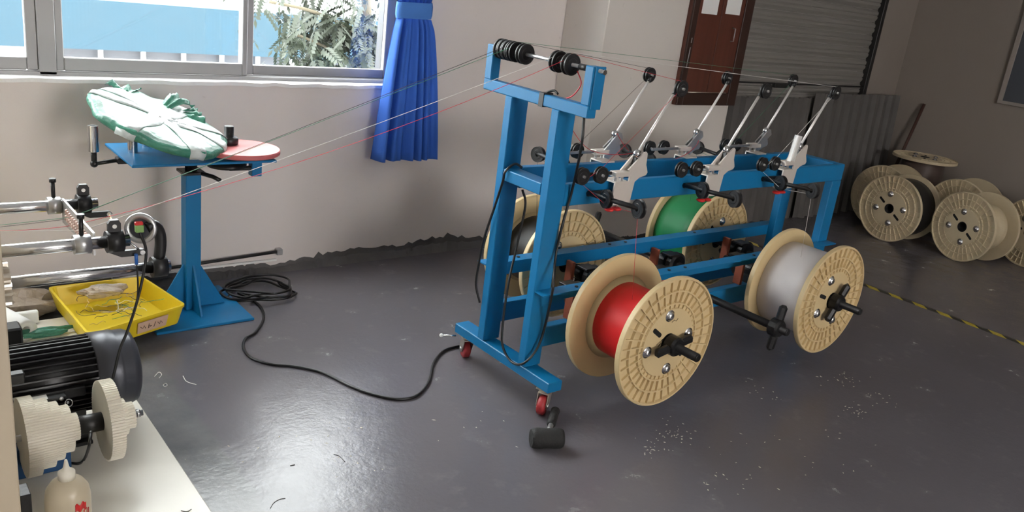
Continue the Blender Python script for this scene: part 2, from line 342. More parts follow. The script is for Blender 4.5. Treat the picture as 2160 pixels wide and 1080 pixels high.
# plastered lip along the sill, a little uneven
b = MB(); n = 60; vs = []; fs = []
for i in range(n + 1):
    x = WX0 + (WX1 - WX0) * i / n; j = random.uniform(-0.004, 0.004)
    for (dy, dz) in ((-0.012 + j * 0.5, -0.012 + j), (-0.014 + j * 0.5, 0.004 + j), (0.035, 0.009), (0.035, -0.012)): vs.append((x, YB + dy, WZ0 + dz))
for i in range(n):
    for j in range(4): fs.append((4 * i + j, 4 * i + (j + 1) % 4, 4 * i + 4 + (j + 1) % 4, 4 * i + 4 + j))
fs += [(0, 1, 2, 3), tuple(4 * n + k for k in range(4))]
struct(b.add(vs, fs).build('trim_1', MT['sill']))
# dark floor paint running up the foot of the window wall
b = MB(); n = 150; vs = []; fs = []; x0, x1 = -0.5, 3.35; h = 0.07
for i in range(n + 1):
    x = x0 + (x1 - x0) * i / n
    h = 0.052 + 0.014 * math.sin(x * 3.1) + 0.010 * math.sin(x * 9.7 + 1) + random.uniform(-0.009, 0.012) + (0.03 * random.random() if random.random() < 0.08 else 0)
    vs += [(x, YB - 0.045, 0.0), (x, YB - 0.006, h * 0.55), (x, YB - 0.004, h), (x, YB + 0.01, h)]
for i in range(n):
    for j in range(3): fs.append((4 * i + j, 4 * i + j + 1, 4 * i + 5 + j, 4 * i + 4 + j))
MT['skirt'] = pbr('dark_floor_paint_edge', (0.085, 0.08, 0.08), 0.6, 0, 0.35, 14, 0.5, 40)
struct(b.add(vs, fs).build('baseboard_back', MT['skirt']))

# window_1: grey aluminium sliding window
win = bpy.data.objects.new('window_1', None); col.objects.link(win); win.location = (0.7, 3.76, WZ0); struct(win)
ox, oy, oz = win.location
def wbox(name, x0, x1, y0, y1, z0, z1, mat='alu', par=None, bev=0.003):
    p = win if par is None else par
    return MB().box((x0 - ox, y0 - oy, z0 - oz), (x1 - ox, y1 - oy, z1 - oz), bev).build(name, MT[mat], p)
wbox('window_track', WX0, WX1, 3.735, 3.83, WZ0, 0.94)
wbox('window_head', WX0, WX1, 3.735, 3.83, 2.31, WZ1)
for x0, x1 in ((WX0, WX0 + 0.04), (WX1 - 0.04, WX1), (0.672, 0.735), (-0.75, -0.69)): wbox('mullion', x0, x1, 3.735, 3.83, 0.925, 2.31)
def sash(x0, x1, y, wl, wr, zb):
    s0 = bpy.data.objects.new('sash', None); col.objects.link(s0); s0.parent = win
    for (a, c, d, e) in ((x0, x0 + wl, 0.942, 2.31), (x1 - wr, x1, 0.942, 2.31), (x0 + wl, x1 - wr, 0.942, zb), (x0 + wl, x1 - wr, 2.25, 2.31)):
        wbox('sash_rail', a, c, y, y + 0.028, d, e, 'alu', s0)
    wbox('pane', x0 + wl - 0.004, x1 - wr + 0.004, y + 0.011, y + 0.016, zb - 0.004, 2.255, 'glass', s0, 0)
sash(0.735, 1.512, 3.745, 0.029, 0.024, 0.994)
sash(1.495, 2.29, 3.785, 0.06, 0.05, 0.985)
sash(-0.05, 0.672, 3.745, 0.05, 0.04, 0.990)
sash(-0.69, -0.02, 3.785, 0.05, 0.05, 0.985)
sash(WX0 + 0.04, -0.75, 3.745, 0.05, 0.05, 0.99)

# roller shutter in the bay beyond the pillar (door_1), each lath a part
sh = bpy.data.objects.new('door_1', None); col.objects.link(sh); sh.location = (5.6, 3.62, 0); struct(sh)
b = MB(); pitch = 0.0967; prof = [(0.0, 0.0), (0.004, 0.010), (-0.010, 0.030), (-0.010, 0.044), (-0.003, 0.052), (-0.010, 0.060), (-0.010, 0.078), (0.002, 0.092), (0.004, 0.0955)]
vs = []; fs = []; L_, R_ = 4.40 - 5.6, 6.63 - 5.6
for y, z in prof: vs += [(L_, y, z), (R_, y, z)]
for i in range(len(prof) - 1): fs.append((2 * i, 2 * i + 1, 2 * i + 3, 2 * i + 2))
me = b.add(vs, fs, False).mesh('lath'); me.materials.append(MT['shutter'])
z = 1.033 + 0.0
for k in range(-1, 18):
    link('lath', me, sh, (0, 0, 1.033 + k * pitch))
MB().box((L_, -0.018, 0.845), (R_, 0.02, 0.935), 0.004).build('bottom_rail', MT['shutter'], sh)
MB().box((L_, -0.01, 0.0), (R_, 0.01, 0.845)).build('lower_curtain', MT['shutter'], sh)
MB().cyl((L_, -0.03, 1.017), (R_, -0.03, 1.012), 0.006, n=8).build('locking_bar', MT['darkmetal'], sh)
MB().box((-0.24, -0.05, 0.985), (-0.08, -0.02, 1.02), 0.003).build('lock_box', MT['darkmetal'], sh)
MB().box((R_ - 0.02, -0.045, 0), (R_ + 0.03, 0.03, ZC), 0.003).build('guide_rail', MT['darkmetal'], sh)
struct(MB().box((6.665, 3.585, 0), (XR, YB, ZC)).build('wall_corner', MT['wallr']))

# ------------------------------------------------------------------ outdoors
bl = thing('building', 'long building with blue mesh cladding and white posts seen through the window', 'building', (3, 9, -4))
b = MB(); b.box((-14, 0.0, 4.37), (16, 0.4, 4.838)); b.build('cladding', MT['cladding'], bl)
b = MB(); b.box((-1.19, 0.15, 0.0), (16, 0.35, 4.37)); b.build('lower_wall', MT['outgrey'], bl)
b = MB(); b.box((-14, 0.3, 0.0), (-1.19, 0.5, 4.37)); b.build('end_wall', MT['outwhite'], bl)
b = MB(); b.box((-14, 0.4, 0.0), (16, 8, 4.6)); b.build('roof_slab', MT['outwhite'], bl)
pm = MB().box((-0.02, -0.02, 0), (0.02, 0.02, 4.37)).mesh('post'); pm.materials.append(MT['outwhite'])
for i in range(14): link('post', pm, bl, (2.183 - 3 + i * 0.402, 0.1, 0))
b = MB(); b.box((-20, 0, -0.1), (20, 30, 0)); struct(b.build('ground', MT['outgrey'], None, (3, 4, -4)))
MT['tiles'] = pbr('white_wall_tiles', (0.6, 0.6, 0.58), 0.4)
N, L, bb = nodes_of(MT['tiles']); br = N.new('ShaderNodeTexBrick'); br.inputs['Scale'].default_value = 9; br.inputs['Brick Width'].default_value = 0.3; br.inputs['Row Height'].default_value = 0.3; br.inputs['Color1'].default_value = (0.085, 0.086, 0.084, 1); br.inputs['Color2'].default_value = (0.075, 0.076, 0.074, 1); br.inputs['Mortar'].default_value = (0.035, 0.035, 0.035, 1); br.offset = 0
tcx = N.new('ShaderNodeTexCoord'); mpx = N.new('ShaderNodeMapping'); mpx.inputs['Rotation'].default_value = (math.pi / 2, 0, 0); L.new(tcx.outputs['Object'], mpx.inputs['Vector']); L.new(mpx.outputs['Vector'], br.inputs['Vector']); L.new(br.outputs['Color'], bb.inputs['Base Color'])
tag(MB().box((-0.0, 0, 0), (0.5, 0.08, 7.5), 0.01).build('tiled_pillar', MT['tiles'], None, (2.60, 4.42, -4)), 'white tiled pillar outside, beside the blue curtain', 'pillar')
tree = thing('tree', 'leafy green tree outside the right-hand window pane', 'tree', (3.65, 6.4, -4))
b = MB(); b.tube(spline([(0, 0, 0), (0.03, 0, 2.5), (0.0, 0, 4.6), (-0.05, 0, 5.0), (-0.1, 0, 5.6)], 6), 0.045, 8)
b.tube(spline([(0.0, 0, 4.75), (-0.3, -0.05, 4.98), (-0.62, -0.1, 5.08), (-0.95, -0.1, 5.12)], 6), 0.014, 6)
b.tube(spline([(0.0, 0, 4.6), (-0.25, -0.05, 4.72), (-0.5, -0.1, 4.82), (-0.75, -0.1, 4.9)], 6), 0.012, 6)
b.tube(spline([(0.0, 0, 4.9), (0.2, -0.1, 5.1), (0.3, -0.15, 5.4)], 6), 0.014, 6)
b.build('trunk', MT['bark'], tree)
def frond():
    b = MB(); L0 = 0.19
    b.tube([(0, 0, 0), (L0 * 0.5, 0, -0.012), (L0, 0, -0.05)], 0.0014, 4)
    for i in range(6):
        x = 0.03 + i * 0.028
        for s_ in (-1, 1):
            a = Vector((x, 0, -0.01 - 0.04 * (x / L0) ** 2)); d = Vector((0.45, s_ * 0.85, -0.35)).normalized(); w = d.cross(Vector((0, 0, 1))).normalized(); l = 0.074 - 0.004 * i
            b.add([a, a + d * l * 0.5 + w * 0.017, a + d * l, a + d * l * 0.5 - w * 0.017], [(0, 1, 2), (0, 2, 3)])
    a = Vector((L0, 0, -0.05)); b.add([a, a + Vector((0.03, 0.015, -0.02)), a + Vector((0.06, 0, -0.045)), a + Vector((0.03, -0.015, -0.02))], [(0, 1, 2), (0, 2, 3)])
    me = b.mesh('leaf'); me.materials.append(MT['leaf']); return me
fm = frond()
blobs = [((-0.42, -0.1, 4.98), (0.45, 0.25, 0.20), 85), ((-0.62, -0.1, 4.84), (0.22, 0.2, 0.10), 28), ((-0.05, -0.1, 4.95), (0.30, 0.25, 0.24), 60), ((-0.5, 0.1, 5.35), (0.7, 0.4, 0.3), 60), ((0.1, -0.1, 4.72), (0.16, 0.15, 0.1), 18), ((-0.42, 0, 4.66), (0.42, 0.15, 0.045), 36)]
for c, r, k in blobs:
    for i in range(k):
        p = Vector((random.gauss(0, 0.5) * r[0], random.gauss(0, 0.5) * r[1], random.gauss(0, 0.5) * r[2])) + Vector(c)
        link('leaf', fm, tree, p, (random.uniform(-0.6, 0.6), random.uniform(0.1, 1.2), random.uniform(0, 6.28)))

# ------------------------------------------------------------------ curtain
cu = thing('curtain', 'royal blue cloth curtain gathered by a tie band at window edge', 'curtain', (2.29, 3.6, 0.55))
def cloth(rows, nfold, n=120):
    # rows: z, x-left, x-right, depth of folds
    vs = []; fs = []
    for (z, xl, xr, dp, ph) in rows:
        for i in range(n + 1):
            t = i / n; a = 2 * math.pi * nfold * (t + 0.035 * math.sin(7 * t + 1.0)) + ph
            y = math.sin(a) * dp + 0.35 * dp * math.sin(2.3 * a + 1); x = xl + (xr - xl) * t + 0.3 * dp * math.cos(a)
            vs.append((x - 2.29, y, z - 0.55))
    for j in range(len(rows) - 1):
        for i in range(n): fs.append((j * (n + 1) + i, j * (n + 1) + i + 1, (j + 1) * (n + 1) + i + 1, (j + 1) * (n + 1) + i))
    b = MB(); b.add(vs, fs, True); return b
rows = []
for i in range(15):
    t = i / 14; z = 1.262 - t * (1.262 - 0.562); e = t ** 0.75
    rows.append((z, 2.192 - 0.082 * e, 2.372 + 0.095 * (t ** 0.55), 0.017 + 0.026 * t, 0.12 * math.sin(3 * t)))
c1 = cloth(rows, 5.6).build('lower_drape', MT['curtain'], cu)
md = c1.modifiers.new('thick', 'SOLIDIFY'); md.thickness = 0.003
rows = [(1.335 + i * 0.1, 2.19 - 0.08 * (i / 10) ** 0.6, 2.374 + 0.12 * (i / 10) ** 0.6, 0.012 + 0.02 * i / 10, 0) for i in range(12)]
c2 = cloth(rows, 7).build('upper_drape', MT['curtain'], cu)
md = c2.modifiers.new('thick', 'SOLIDIFY'); md.thickness = 0.003
b = MB(); prof = []
vs = []; fs = []; n = 40
for z, g in ((1.262, 0.0), (1.28, 0.004), (1.32, 0.004), (1.338, 0.0)):
    for i in range(n):
        a = 2 * math.pi * i / n; vs.append((2.281 - 2.29 + (0.098 + g) * math.copysign(abs(math.cos(a)) ** 0.5, math.cos(a)), (0.028 + g) * math.sin(a), z - 0.55 + 0.004 * math.cos(a)))
for j in range(3):
    for i in range(n): fs.append((j * n + i, j * n + (i + 1) % n, (j + 1) * n + (i + 1) % n, (j + 1) * n + i))
b.add(vs, fs, True).build('tie_band', MT['curtain_tie'], cu)
b = MB(); b.cyl((-2.2, 0, 1.93), (0.35, 0, 1.93), 0.012); b.build('curtain_rod', MT['alu'], cu)

# ------------------------------------------------------------------ wooden wall cabinet
cb_ = thing('wall_cabinet', 'red-brown varnished wooden wall cabinet with two pale sheets on its doors', 'cabinet', (4.29, 3.36, 0.9))
MB().box((-0.285, -0.03, 0.0), (0.285, 0.0, 1.3), 0.003).build('back_panel', MT['wood'], cb_)
for (x0, x1, z0, z1) in ((-0.285, -0.235, 0, 1.3), (0.20, 0.285, 0, 1.3), (-0.235, 0.20, 0, 0.075), (-0.235, 0.20, 1.24, 1.3)):
    MB().box((x0, -0.045, z0), (x1, -0.03, z1), 0.003).build('frame_board', MT['darkwood'], cb_)
for x0, x1 in ((-0.232, -0.02), (-0.014, 0.197)):
    d = MB().box((x0, -0.04, 0.08), (x1, -0.03, 1.235), 0.002).build('door_panel', MT['wood'], cb_)
for x0, x1, zb in ((-0.208, -0.064, 0.543), (0.015, 0.155, 0.556)):
    MB().box((x0, -0.0425, zb), (x1, -0.0402, zb + 0.21)).build('sheet', MT['paper'], cb_, label='pale paper sheet')
MB().tube([(0.115, -0.042, 0.478), (0.112, -0.065, 0.475), (0.114, -0.065, 0.40), (0.116, -0.042, 0.398)], 0.004, 6).build('handle', MT['steel'], cb_)
MB().tube([(-0.262, -0.05, 0.345), (-0.266, -0.05, 0.225)], 0.003, 6).build('bolt_rod', MT['steel'], cb_)
MB().tube([(-0.262, -0.05, 0.40), (-0.262, -0.05, 0.37)], 0.003, 6).build('bolt_rod', MT['steel'], cb_)
MB().tube([(-0.20, -0.044, 0.08), (0.17, -0.044, 0.08)], 0.003, 6).build('bolt_rod', MT['zinc'], cb_)

# corrugated sheets standing against the shutter
def corrugated(name, x0, x1, h, y, label, lean):
    b = MB(); vs = []; fs = []; xs = []; x = x0; k = 0; p = 0.128
    while x < x1 - 1e-6:
        for (f, d) in ((0, 0), (0.52, 0), (0.64, -0.034), (0.88, -0.034)):
            if x + f * p <= x1: xs.append((x + f * p, d))
        x += p
    xs.append((x1, 0))
    zs = [0, h * 0.5, h]
    for z in zs:
        for (xx, d) in xs: vs.append((xx - x0, d + lean * z, z))
    m = len(xs)
    for j in range(len(zs) - 1):
        for i in range(m - 1): fs.append((j * m + i, j * m + i + 1, (j + 1) * m + i + 1, (j + 1) * m + i))
    o = b.add(vs, fs).build(name, MT['corr'], None, (x0, y, 0)); md = o.modifiers.new('thick', 'SOLIDIFY'); md.thickness = 0.002
    return tag(o, label, 'metal sheet', 'corrugated sheets against the shutter')
corrugated('corrugated_sheet', 4.62, 5.85, 0.925, 3.50, 'grey corrugated sheet leaning on the shutter beside the wooden cabinet', 0.045)
corrugated('corrugated_sheet', 5.80, 7.035, 0.965, 3.46, 'grey corrugated sheet leaning on the shutter at the far room corner', 0.045)
# brown rod leaning in the corner
tag(MB().tube([(6.98, 3.40, 0.0), (7.125, 3.30, 0.93)], 0.013, 8).build('brown_rod', MT['brownrod'], None), 'thin brown rod leaning in the corner behind the stacked spools', 'rod')
bd = thing('wall_board', 'slate blue board with pale frame on the right wall', 'board', (7.14, 2.0, 1.04))
MB().box((-0.012, -0.9, 0.02), (0, 0.72, 1.25)).build('panel', MT['board'], bd)
for (y0, y1, z0, z1) in ((-0.92, 0.75, 0, 0.025), (-0.92, 0.75, 1.245, 1.27), (0.715, 0.75, 0.025, 1.245), (-0.92, -0.89, 0.025, 1.245)):
    MB().box((-0.022, y0, z0), (0, y1, z1), 0.002).build('frame_strip', MT['boardframe'], bd)
# conduit along the foot of the window wall
cdt = thing('wall_conduit', 'thin dark conduit running along the foot of the window wall', 'conduit', (1.0, 3.68, 0.1))
MB().cyl((-0.1, -0.004, -0.03), (0.655, -0.004, 0.002), 0.0075, n=10).build('pipe', MT['darkmetal'], cdt)
MB().box((-0.1, 0.0, -0.047), (0.655, 0.016, -0.038)).build('backing_strip', MT['paper'], cdt)
MB().box((0.65, -0.014, -0.014), (0.68, 0.018, 0.016), 0.003).build('end_clip', MT['steel'], cdt)
# hazard tape on the floor
tag(MB().box((-0.022, -3.2, 0), (0.022, 0.9, 0.0012)).build('floor_tape', MT['hazard'], None, (4.81, 2.3, 0.0)), 'yellow and black striped hazard tape stuck along the floor', 'floor tape')

# ================================================================== cable spools
SR, SW = 0.244, 0.272
def flange_mesh(mat, name):
    b = MB()
    prof = [(.034, 0), (.243, 0), (.244, .003), (.244, .019), (.242, .022), (.236, .022), (.2335, .0105), (.1955, .0085), (.194, .0185), (.189, .0185), (.1875, .0105), (.1505, .0085), (.149, .0185), (.144, .0185), (.143, .0125), (.131, .0125), (.128, .0195), (.034, .0195)]
    b.lathe(prof, (0, -0.114, 0), (0, -1, 0), 64, False, False, True)
    for i in range(36):
        a = 2 * math.pi * (i + 0.3) / 36
        m = Matrix.Rotation(-a, 4, 'Y')
        b.box((.129, -0.1325, -.0019), (.235, -0.120, .0019), 0, m)
    me = b.mesh('flange'); me.materials.append(mat); return me
FL = {'cream': flange_mesh(MT['cream'], 'a'), 'dull': flange_mesh(MT['cream_dull'], 'b')}
bm_ = MB(); bm_.lathe([(.022, 0), (.022, .0012), (.0175, .0012), (.0165, .006), (.012, .0105), (.006, .0125), (.0004, .013)], (0, 0, 0), (0, -1, 0), 16, True, True)
BOLT = bm_.mesh('bolt'); BOLT.materials.append(MT['chrome'])
sl = MB(); poly = [(0.020 + 0.0085 * math.cos(t), 0.0085 * math.sin(t)) for t in [(-math.pi / 2 + math.pi * k / 6) for k in range(7)]] + [(-0.020 - 0.0085 * math.cos(t), -0.0085 * math.sin(t)) for t in [(-math.pi / 2 + math.pi * k / 6) for k in range(7)]]
sl.prism(poly, -0.0006, 0.0, lambda a, b_, h: (a, h, b_)); SLOT = sl.mesh('slot_shade'); SLOT.materials.append(MT['hole'])  # no real cut: a thin black piece carries the shade of each slot
hm = MB(); hm.lathe([(.034, 0), (.036, 0), (.036, .0008), (.034, .0008)], (0, 0, 0), (0, -1, 0), 24, False, False, True); HRIM = hm.mesh('hub_rim'); HRIM.materials.append(MT['hole'])
def make_spool(name, label, loc, rot, wind, wr, tone='cream', spin=0.0, group='cable spools'):
    t = thing(name, label, 'spool', loc, rot, group)
    for side in (0, 1):
        f = link('flange', FL[tone], t, (0, 0, 0), (0, spin, math.pi * side))
        for k in range(4):
            a = math.pi / 4 + k * math.pi / 2
            link('bolt', BOLT, f, (.106 * math.cos(a), -0.1335, .106 * math.sin(a)))
        for k in range(2):
            a = math.pi * k; link('slot_shade', SLOT, f, (.084 * math.cos(a), -0.1336, .084 * math.sin(a)))
        link('hub_rim', HRIM, f, (0, -0.1335, 0))
    cm = MT['cream'] if tone == 'cream' else MT['cream_dull']
    MB().lathe([(.034, -.113), (.165, -.113), (.138, -.100), (.122, -.06), (.122, .06), (.138, .100), (.165, .113), (.034, .113)], (0, 0, 0), (0, 1, 0), 40, False, True, True).build('barrel', cm, t)
    MB().lathe([(.0300, -.1345), (.0338, -.1345), (.0338, .1345), (.0300, .1345)], (0, 0, 0), (0, 1, 0), 24, False, True, True).build('bore_shade', MT['hole'], t)  # black liner added inside the hub so that the hole reads dark
    if wind:
        MB().lathe([(.1235, -.112), (wr, -.112), (wr + .001, -.05), (wr, .05), (wr, .112), (.1235, .112)], (0, 0, 0), (0, 1, 0), 56, False, True, True).build('winding', MT[wind], t)
    return t
AZ = 0.36
FX = (2.22, 2.752, 3.283); RX = (2.431, 2.955, 3.482)
YFS, YRS = 1.82, 2.598
s_red = make_spool('cable_spool', 'cream plastic spool wound with bright red wire on the rack', (FX[0], YFS, AZ), (0, 0, 0), 'w_red', .142, 'cream', 0.62)
s_white = make_spool('cable_spool', 'cream plastic spool wound with white wire on the rack', (FX[2], YFS, AZ), (0, 0, 0), 'w_white', .188, 'cream', 0.35)
s_black = make_spool('cable_spool', 'cream plastic spool wound with black wire behind the rack posts', (RX[0], YRS, AZ), (0, 0, 0), 'w_black', .15, 'cream', 0.2)
s_green = make_spool('cable_spool', 'cream plastic spool wound with green wire behind the rack', (RX[2], YRS, AZ), (0, 0, 0), 'w_green', .212, 'cream', 0.9)
# pen marks on the red spool's hub
fl = s_red.children[0]
def pen(pts): MB().tube([(a, -0.1342, c) for a, c in pts], 0.0009, 5).build('pen_mark', MT['hole'], fl, label='dark pen scribble')
pen([(-.062, .002), (-.030, .022), (-.052, -.006), (-.022, .014), (-.04, -.012)]); pen([(.03, -.045), (.038, -.06), (.05, -.04)]); pen([(.0, .078), (.012, .085), (.022, .079), (.03, .088)])
# spools lying on the floor by the right wall
def floor_spool(label, X, Y, yaw, wind, wr, spin):
    # face centre at (X,Y); the axle points away from the camera, along yaw
    ax = Vector((math.cos(yaw), math.sin(yaw), 0)); c = Vector((X, Y, SR)) + ax * 0.136
    return make_spool('cable_spool', label, c, (0, 0, yaw - math.pi / 2), wind, wr, 'dull', spin, 'spare spools by the right wall')
floor_spool('dusty spool with black winding lying on the floor by right wall', 5.989, 2.824, -0.067, 'w_black', .212, .62)
floor_spool('empty cream spool lying on the floor under the slate board', 6.088, 2.336, -0.237, None, 0, .62)
floor_spool('dusty spool lying half hidden behind the black-wound floor spool', 6.31, 3.075, -0.05, None, 0, 0.4)
floor_spool('dusty spool lying behind and between the two front floor spools', 6.55, 2.60, -0.1, 'w_brown', .15, 0.7)
floor_spool('spool with straw-coloured winding at the right edge, behind the empty spool', 6.52, 2.06, -0.3, 'w_straw', .215, 0.2)
make_spool('cable_spool', 'spool standing upright against the right wall beneath another upright spool', (6.865, 3.06, 0.136), (math.pi / 2, 0, 0.3), None, 0, 'dull', 0.5, 'spare spools by the right wall')
make_spool('cable_spool', 'topmost upright spool with brown winding stacked beside the brown rod', (6.865, 3.06, 0.41), (math.pi / 2, 0, 0.9), 'w_brown', .16, 'dull', 0.5, 'spare spools by the right wall')

# ================================================================== pay-off rack
RO = Vector((1.917, 2.23, 0))
rack = thing('payoff_rack', 'blue steel wheeled rack holding cable spools and tension arms', 'rack', RO)
def rb(name, lo, hi, mat='blue', bev=0.003, par=None):
    return MB().box([a - b_ for a, b_ in zip(lo, RO)], [a - b_ for a, b_ in zip(hi, RO)], bev).build(name, MT[mat], par or rack)
X0, X1 = 1.917, 3.847
rb('base_bar', (X0, 1.937, .105), (X0 + .068, 2.527, .145)); rb('base_bar', (X1 - .068, 1.937, .105), (X1, 2.527, .145))
for y0 in (2.08, 2.335):
    rb('post', (X0, y0, .145), (X0 + .08, y0 + .04, 1.102)); rb('post', (X1 - .08, y0, .145), (X1, y0 + .04, .762))
    rb('bottom_beam', (X0 + .08, y0, .215), (X1 - .08, y0 + .04, .295))
rb('top_rail', (X0 + .08, 2.08, .762), (X1, 2.108, .842)); rb('top_rail', (X0 + .08, 2.328, .762), (X1, 2.362, .842))
rb('cross_rail', (X0, 2.12, .797), (X0 + .07, 2.335, .84)); rb('cross_rail', (X1 - .06, 2.108, .763), (X1, 2.328, .842))
def angle_bar(y_in, s):
    b = MB(); ya, yb = sorted((y_in, y_in + s * 0.052))
    b.box((X0 - RO.x + .001, ya - RO.y, .447), (X1 - RO.x, yb - RO.y, .452))
    yc, yd = sorted((y_in, y_in - s * 0.005))
    b.box((X0 + .082 - RO.x, yc - RO.y, .40), (X1 - .082 - RO.x, yd - RO.y, .452)); b.build('angle_bar', MT['blue'], rack)
    m = MB().cyl((0, 0, 0), (0, 0, .004), .007, n=10).mesh('bolt_head'); m.materials.append(MT['black'])
    for x in (2.10, 2.62, 2.72, 3.2): link('bolt_head', m, rack, (x - RO.x, y_in + s * .025 - RO.y, .4522))
angle_bar(2.079, -1); angle_bar(2.376, 1)
rb('head_bar', (X0, 1.945, 1.102), (X0 + .04, 2.512, 1.142))
rb('head_upright', (X0, 2.472, 1.142), (X0 + .04, 2.512, 1.267)); rb('head_upright', (X0, 1.945, 1.142), (X0 + .046, 1.985, 1.268))
rb('side_plate', (X0 + .006, 1.938, 1.132), (X0 + .05, 1.9445, 1.27), 'blue', .002)
MB().cyl((.02, 1.928 - RO.y, 1.257), (.02, 2.50 - RO.y, 1.257), .0065, n=12).build('pulley_axle', MT['steel'], rack)
MB().cyl((.034, 1.926 - RO.y, 1.254), (.034, 1.938 - RO.y, 1.254), .009, n=6).build('axle_bolt', MT['chrome'], rack)
MB().cyl((.02, 1.985 - RO.y, 1.257), (.02, 2.03 - RO.y, 1.257), .0105, n=12).build('axle_collar', MT['black'], rack)
def pulley_mesh(r, w, hub=.005):
    b = MB(); b.lathe([(hub, -w / 2), (r * .55, -w / 2), (r * .6, -w * .42), (r * .86, -w * .42), (r * .9, -w / 2), (r, -w / 2), (r, -w * .28), (r * .8, 0), (r, w * .28), (r, w / 2), (r * .9, w / 2), (r * .86, w * .42), (r * .6, w * .42), (r * .55, w / 2), (hub, w / 2)], (0, 0, 0), (0, 1, 0), 28, False, False, True)
    me = b.mesh('pulley'); me.materials.append(MT['black']); return me
PGUIDE = pulley_mesh(.036, .022, .0066); PARM = pulley_mesh(.031, .017); PDISC = pulley_mesh(.033, .018, .0092)
for y in (2.447, 2.423, 2.399, 2.372, 2.318, 2.139, 2.078): link('guide_pulley', PGUIDE, rack, (.02, y - RO.y, 1.257))
# clip with a strap on the head bar
rb('strap', (X0 - .002, 2.165, 1.098), (X0 + .042, 2.19, 1.147), 'black', .001)
MB().tube(spline([(.02, -.055, 1.148), (.03, -.08, 1.158), (.03, -.10, 1.15)], 4), .004, 6).build('strap_tail', MT['black'], rack)
# casters
def caster(x, y, swing):
    c = bpy.data.objects.new('caster', None); col.objects.link(c); c.parent = rack; c.location = (x - RO.x, y - RO.y, 0); c.rotation_euler = (0, 0, swing)
    MB().box((-.03, -.03, .1), (.03, .03, .105), .001).build('top_plate', MT['zinc'], c)
    MB().lathe([(.022, .088), (.026, .092), (.026, .1)], (0, 0, 0), (0, 0, 1), 20).build('swivel', MT['zinc'], c)
    b = MB(); b.box((-.026, -.021, .084), (.022, .021, .089), .001)
    for s_ in (-1, 1):
        b.prism([(-.026, .087), (.022, .087), (.010, .05), (-.004, .026), (-.026, .026), (-.033, .045)], s_ * .018, s_ * .021, lambda a, z, h: (a, h, z))
    b.build('fork', MT['zinc'], c)
    MB().lathe([(.012, -.015), (.030, -.015), (.0375, -.010), (.0375, .010), (.030, .015), (.012, .015)], (-.015, 0, .0375), (0, 1, 0), 32, False, True, True).build('wheel', MT['redwheel'], c)
    MB().cyl((-.015, -.024, .0375), (-.015, .024, .0375), .009, n=12).build('wheel_axle', MT['steel'], c)
caster(1.952, 1.985, 0.55); caster(1.952, 2.478, -1.9); caster(3.812, 1.985, 0.4); caster(3.812, 2.478, 0.4)
MB().tube([(-.01, 2.50 - RO.y, .10), (-.055, 2.53 - RO.y, .098)], .004, 8).build('brake_lever', MT['chrome'], rack)
MB().ball((-.06, 2.533 - RO.y, .098), .008).build('brake_knob', MT['paper'], rack)
# bearings that carry the spool axles
hubm = MB().lathe([(.017, -.02), (.042, -.02), (.055, -.012), (.055, .012), (.042, .02), (.017, .02)], (0, 0, 0), (0, 1, 0), 28, False, False, True).mesh('brake_drum'); hubm.materials.append(MT['black_metal'])
for xs, s_ in ((FX, 1), (RX, -1)):
    yb = 2.105 if s_ > 0 else 2.35
    for x in xs:
        b = MB(); b.box((-.03, -.018, .295), (.03, .018, .335), .002); b.lathe([(.0165, -.018), (.036, -.018), (.036, .018), (.0165, .018)], (0, 0, AZ), (0, 1, 0), 24, False, False, True)
        b.build('bearing', MT['black_metal'], rack, (x - RO.x, yb - RO.y, 0))
        link('brake_drum', hubm, rack, (x - RO.x, yb + s_ * .06 - RO.y, AZ))
        MB().box((-.008, -.02, .296), (.008, .02, .425), .001).build('brake_bracket', MT['orange'], rack, (x - .085 - RO.x, yb + s_ * .004 - RO.y, 0))
        MB().box((-.075, -.03, .408), (-.01, .03, .416), .001).build('brake_strap', MT['black_metal'], rack, (x - RO.x, yb + s_ * .06 - RO.y, 0))

# ------------------------------------------------------------------ spool axles with their cross-bar clamps
def axle(label, x, s_, ang, clampY):
    y_in = 2.26 if s_ < 0 else 2.20
    t = thing('spool_axle', label, 'axle', (x, 2.095 if s_ < 0 else 2.36, AZ), (0, 0, 0), 'spool axles')
    oy_ = t.location.y; tip = 1.548 if s_ < 0 else 2.875
    b = MB(); b.cyl((0, y_in - oy_, 0), (0, tip - oy_ - s_ * .004, 0), .0155, n=20); b.cyl((0, tip - oy_ - s_ * .004, 0), (0, tip - oy_, 0), .0155, .012, n=20); b.build('rod', MT['black_metal'], t)
    cy = clampY - oy_
    b = MB(); b.lathe([(.0156, -.02), (.036, -.02), (.036, .012), (.030, .02), (.0156, .02)], (0, cy, 0), (0, s_, 0), 24, False, False, True); b.build('clamp_collar', MT['black_metal'], t)
    for k in (0, 1):
        m = Matrix.Translation((0, cy, 0)) @ Matrix.Rotation(ang + math.pi * k, 4, 'Y')
        MB().box((.027, -.014, -.0165), (.092, .014, .0165), .009, m).build('clamp_bar', MT['black_metal'], t)
    return t
axle('black axle with cross-bar clamp through the red wire spool', FX[0], -1, -.16, 1.658)
axle('black axle with cross-bar clamp through the white wire spool', FX[2], -1, -.96, 1.658)
axle('empty black axle with upright clamp between red and white spools', FX[1], -1, 1.75, 1.60)
axle('black axle through the black wire spool', RX[0], 1, .6, 2.758)
axle('empty black axle behind the rack between black and green spools', RX[1], 1, -1.35, 2.83)
axle('black axle through the green wire spool', RX[2], 1, .3, 2.758)

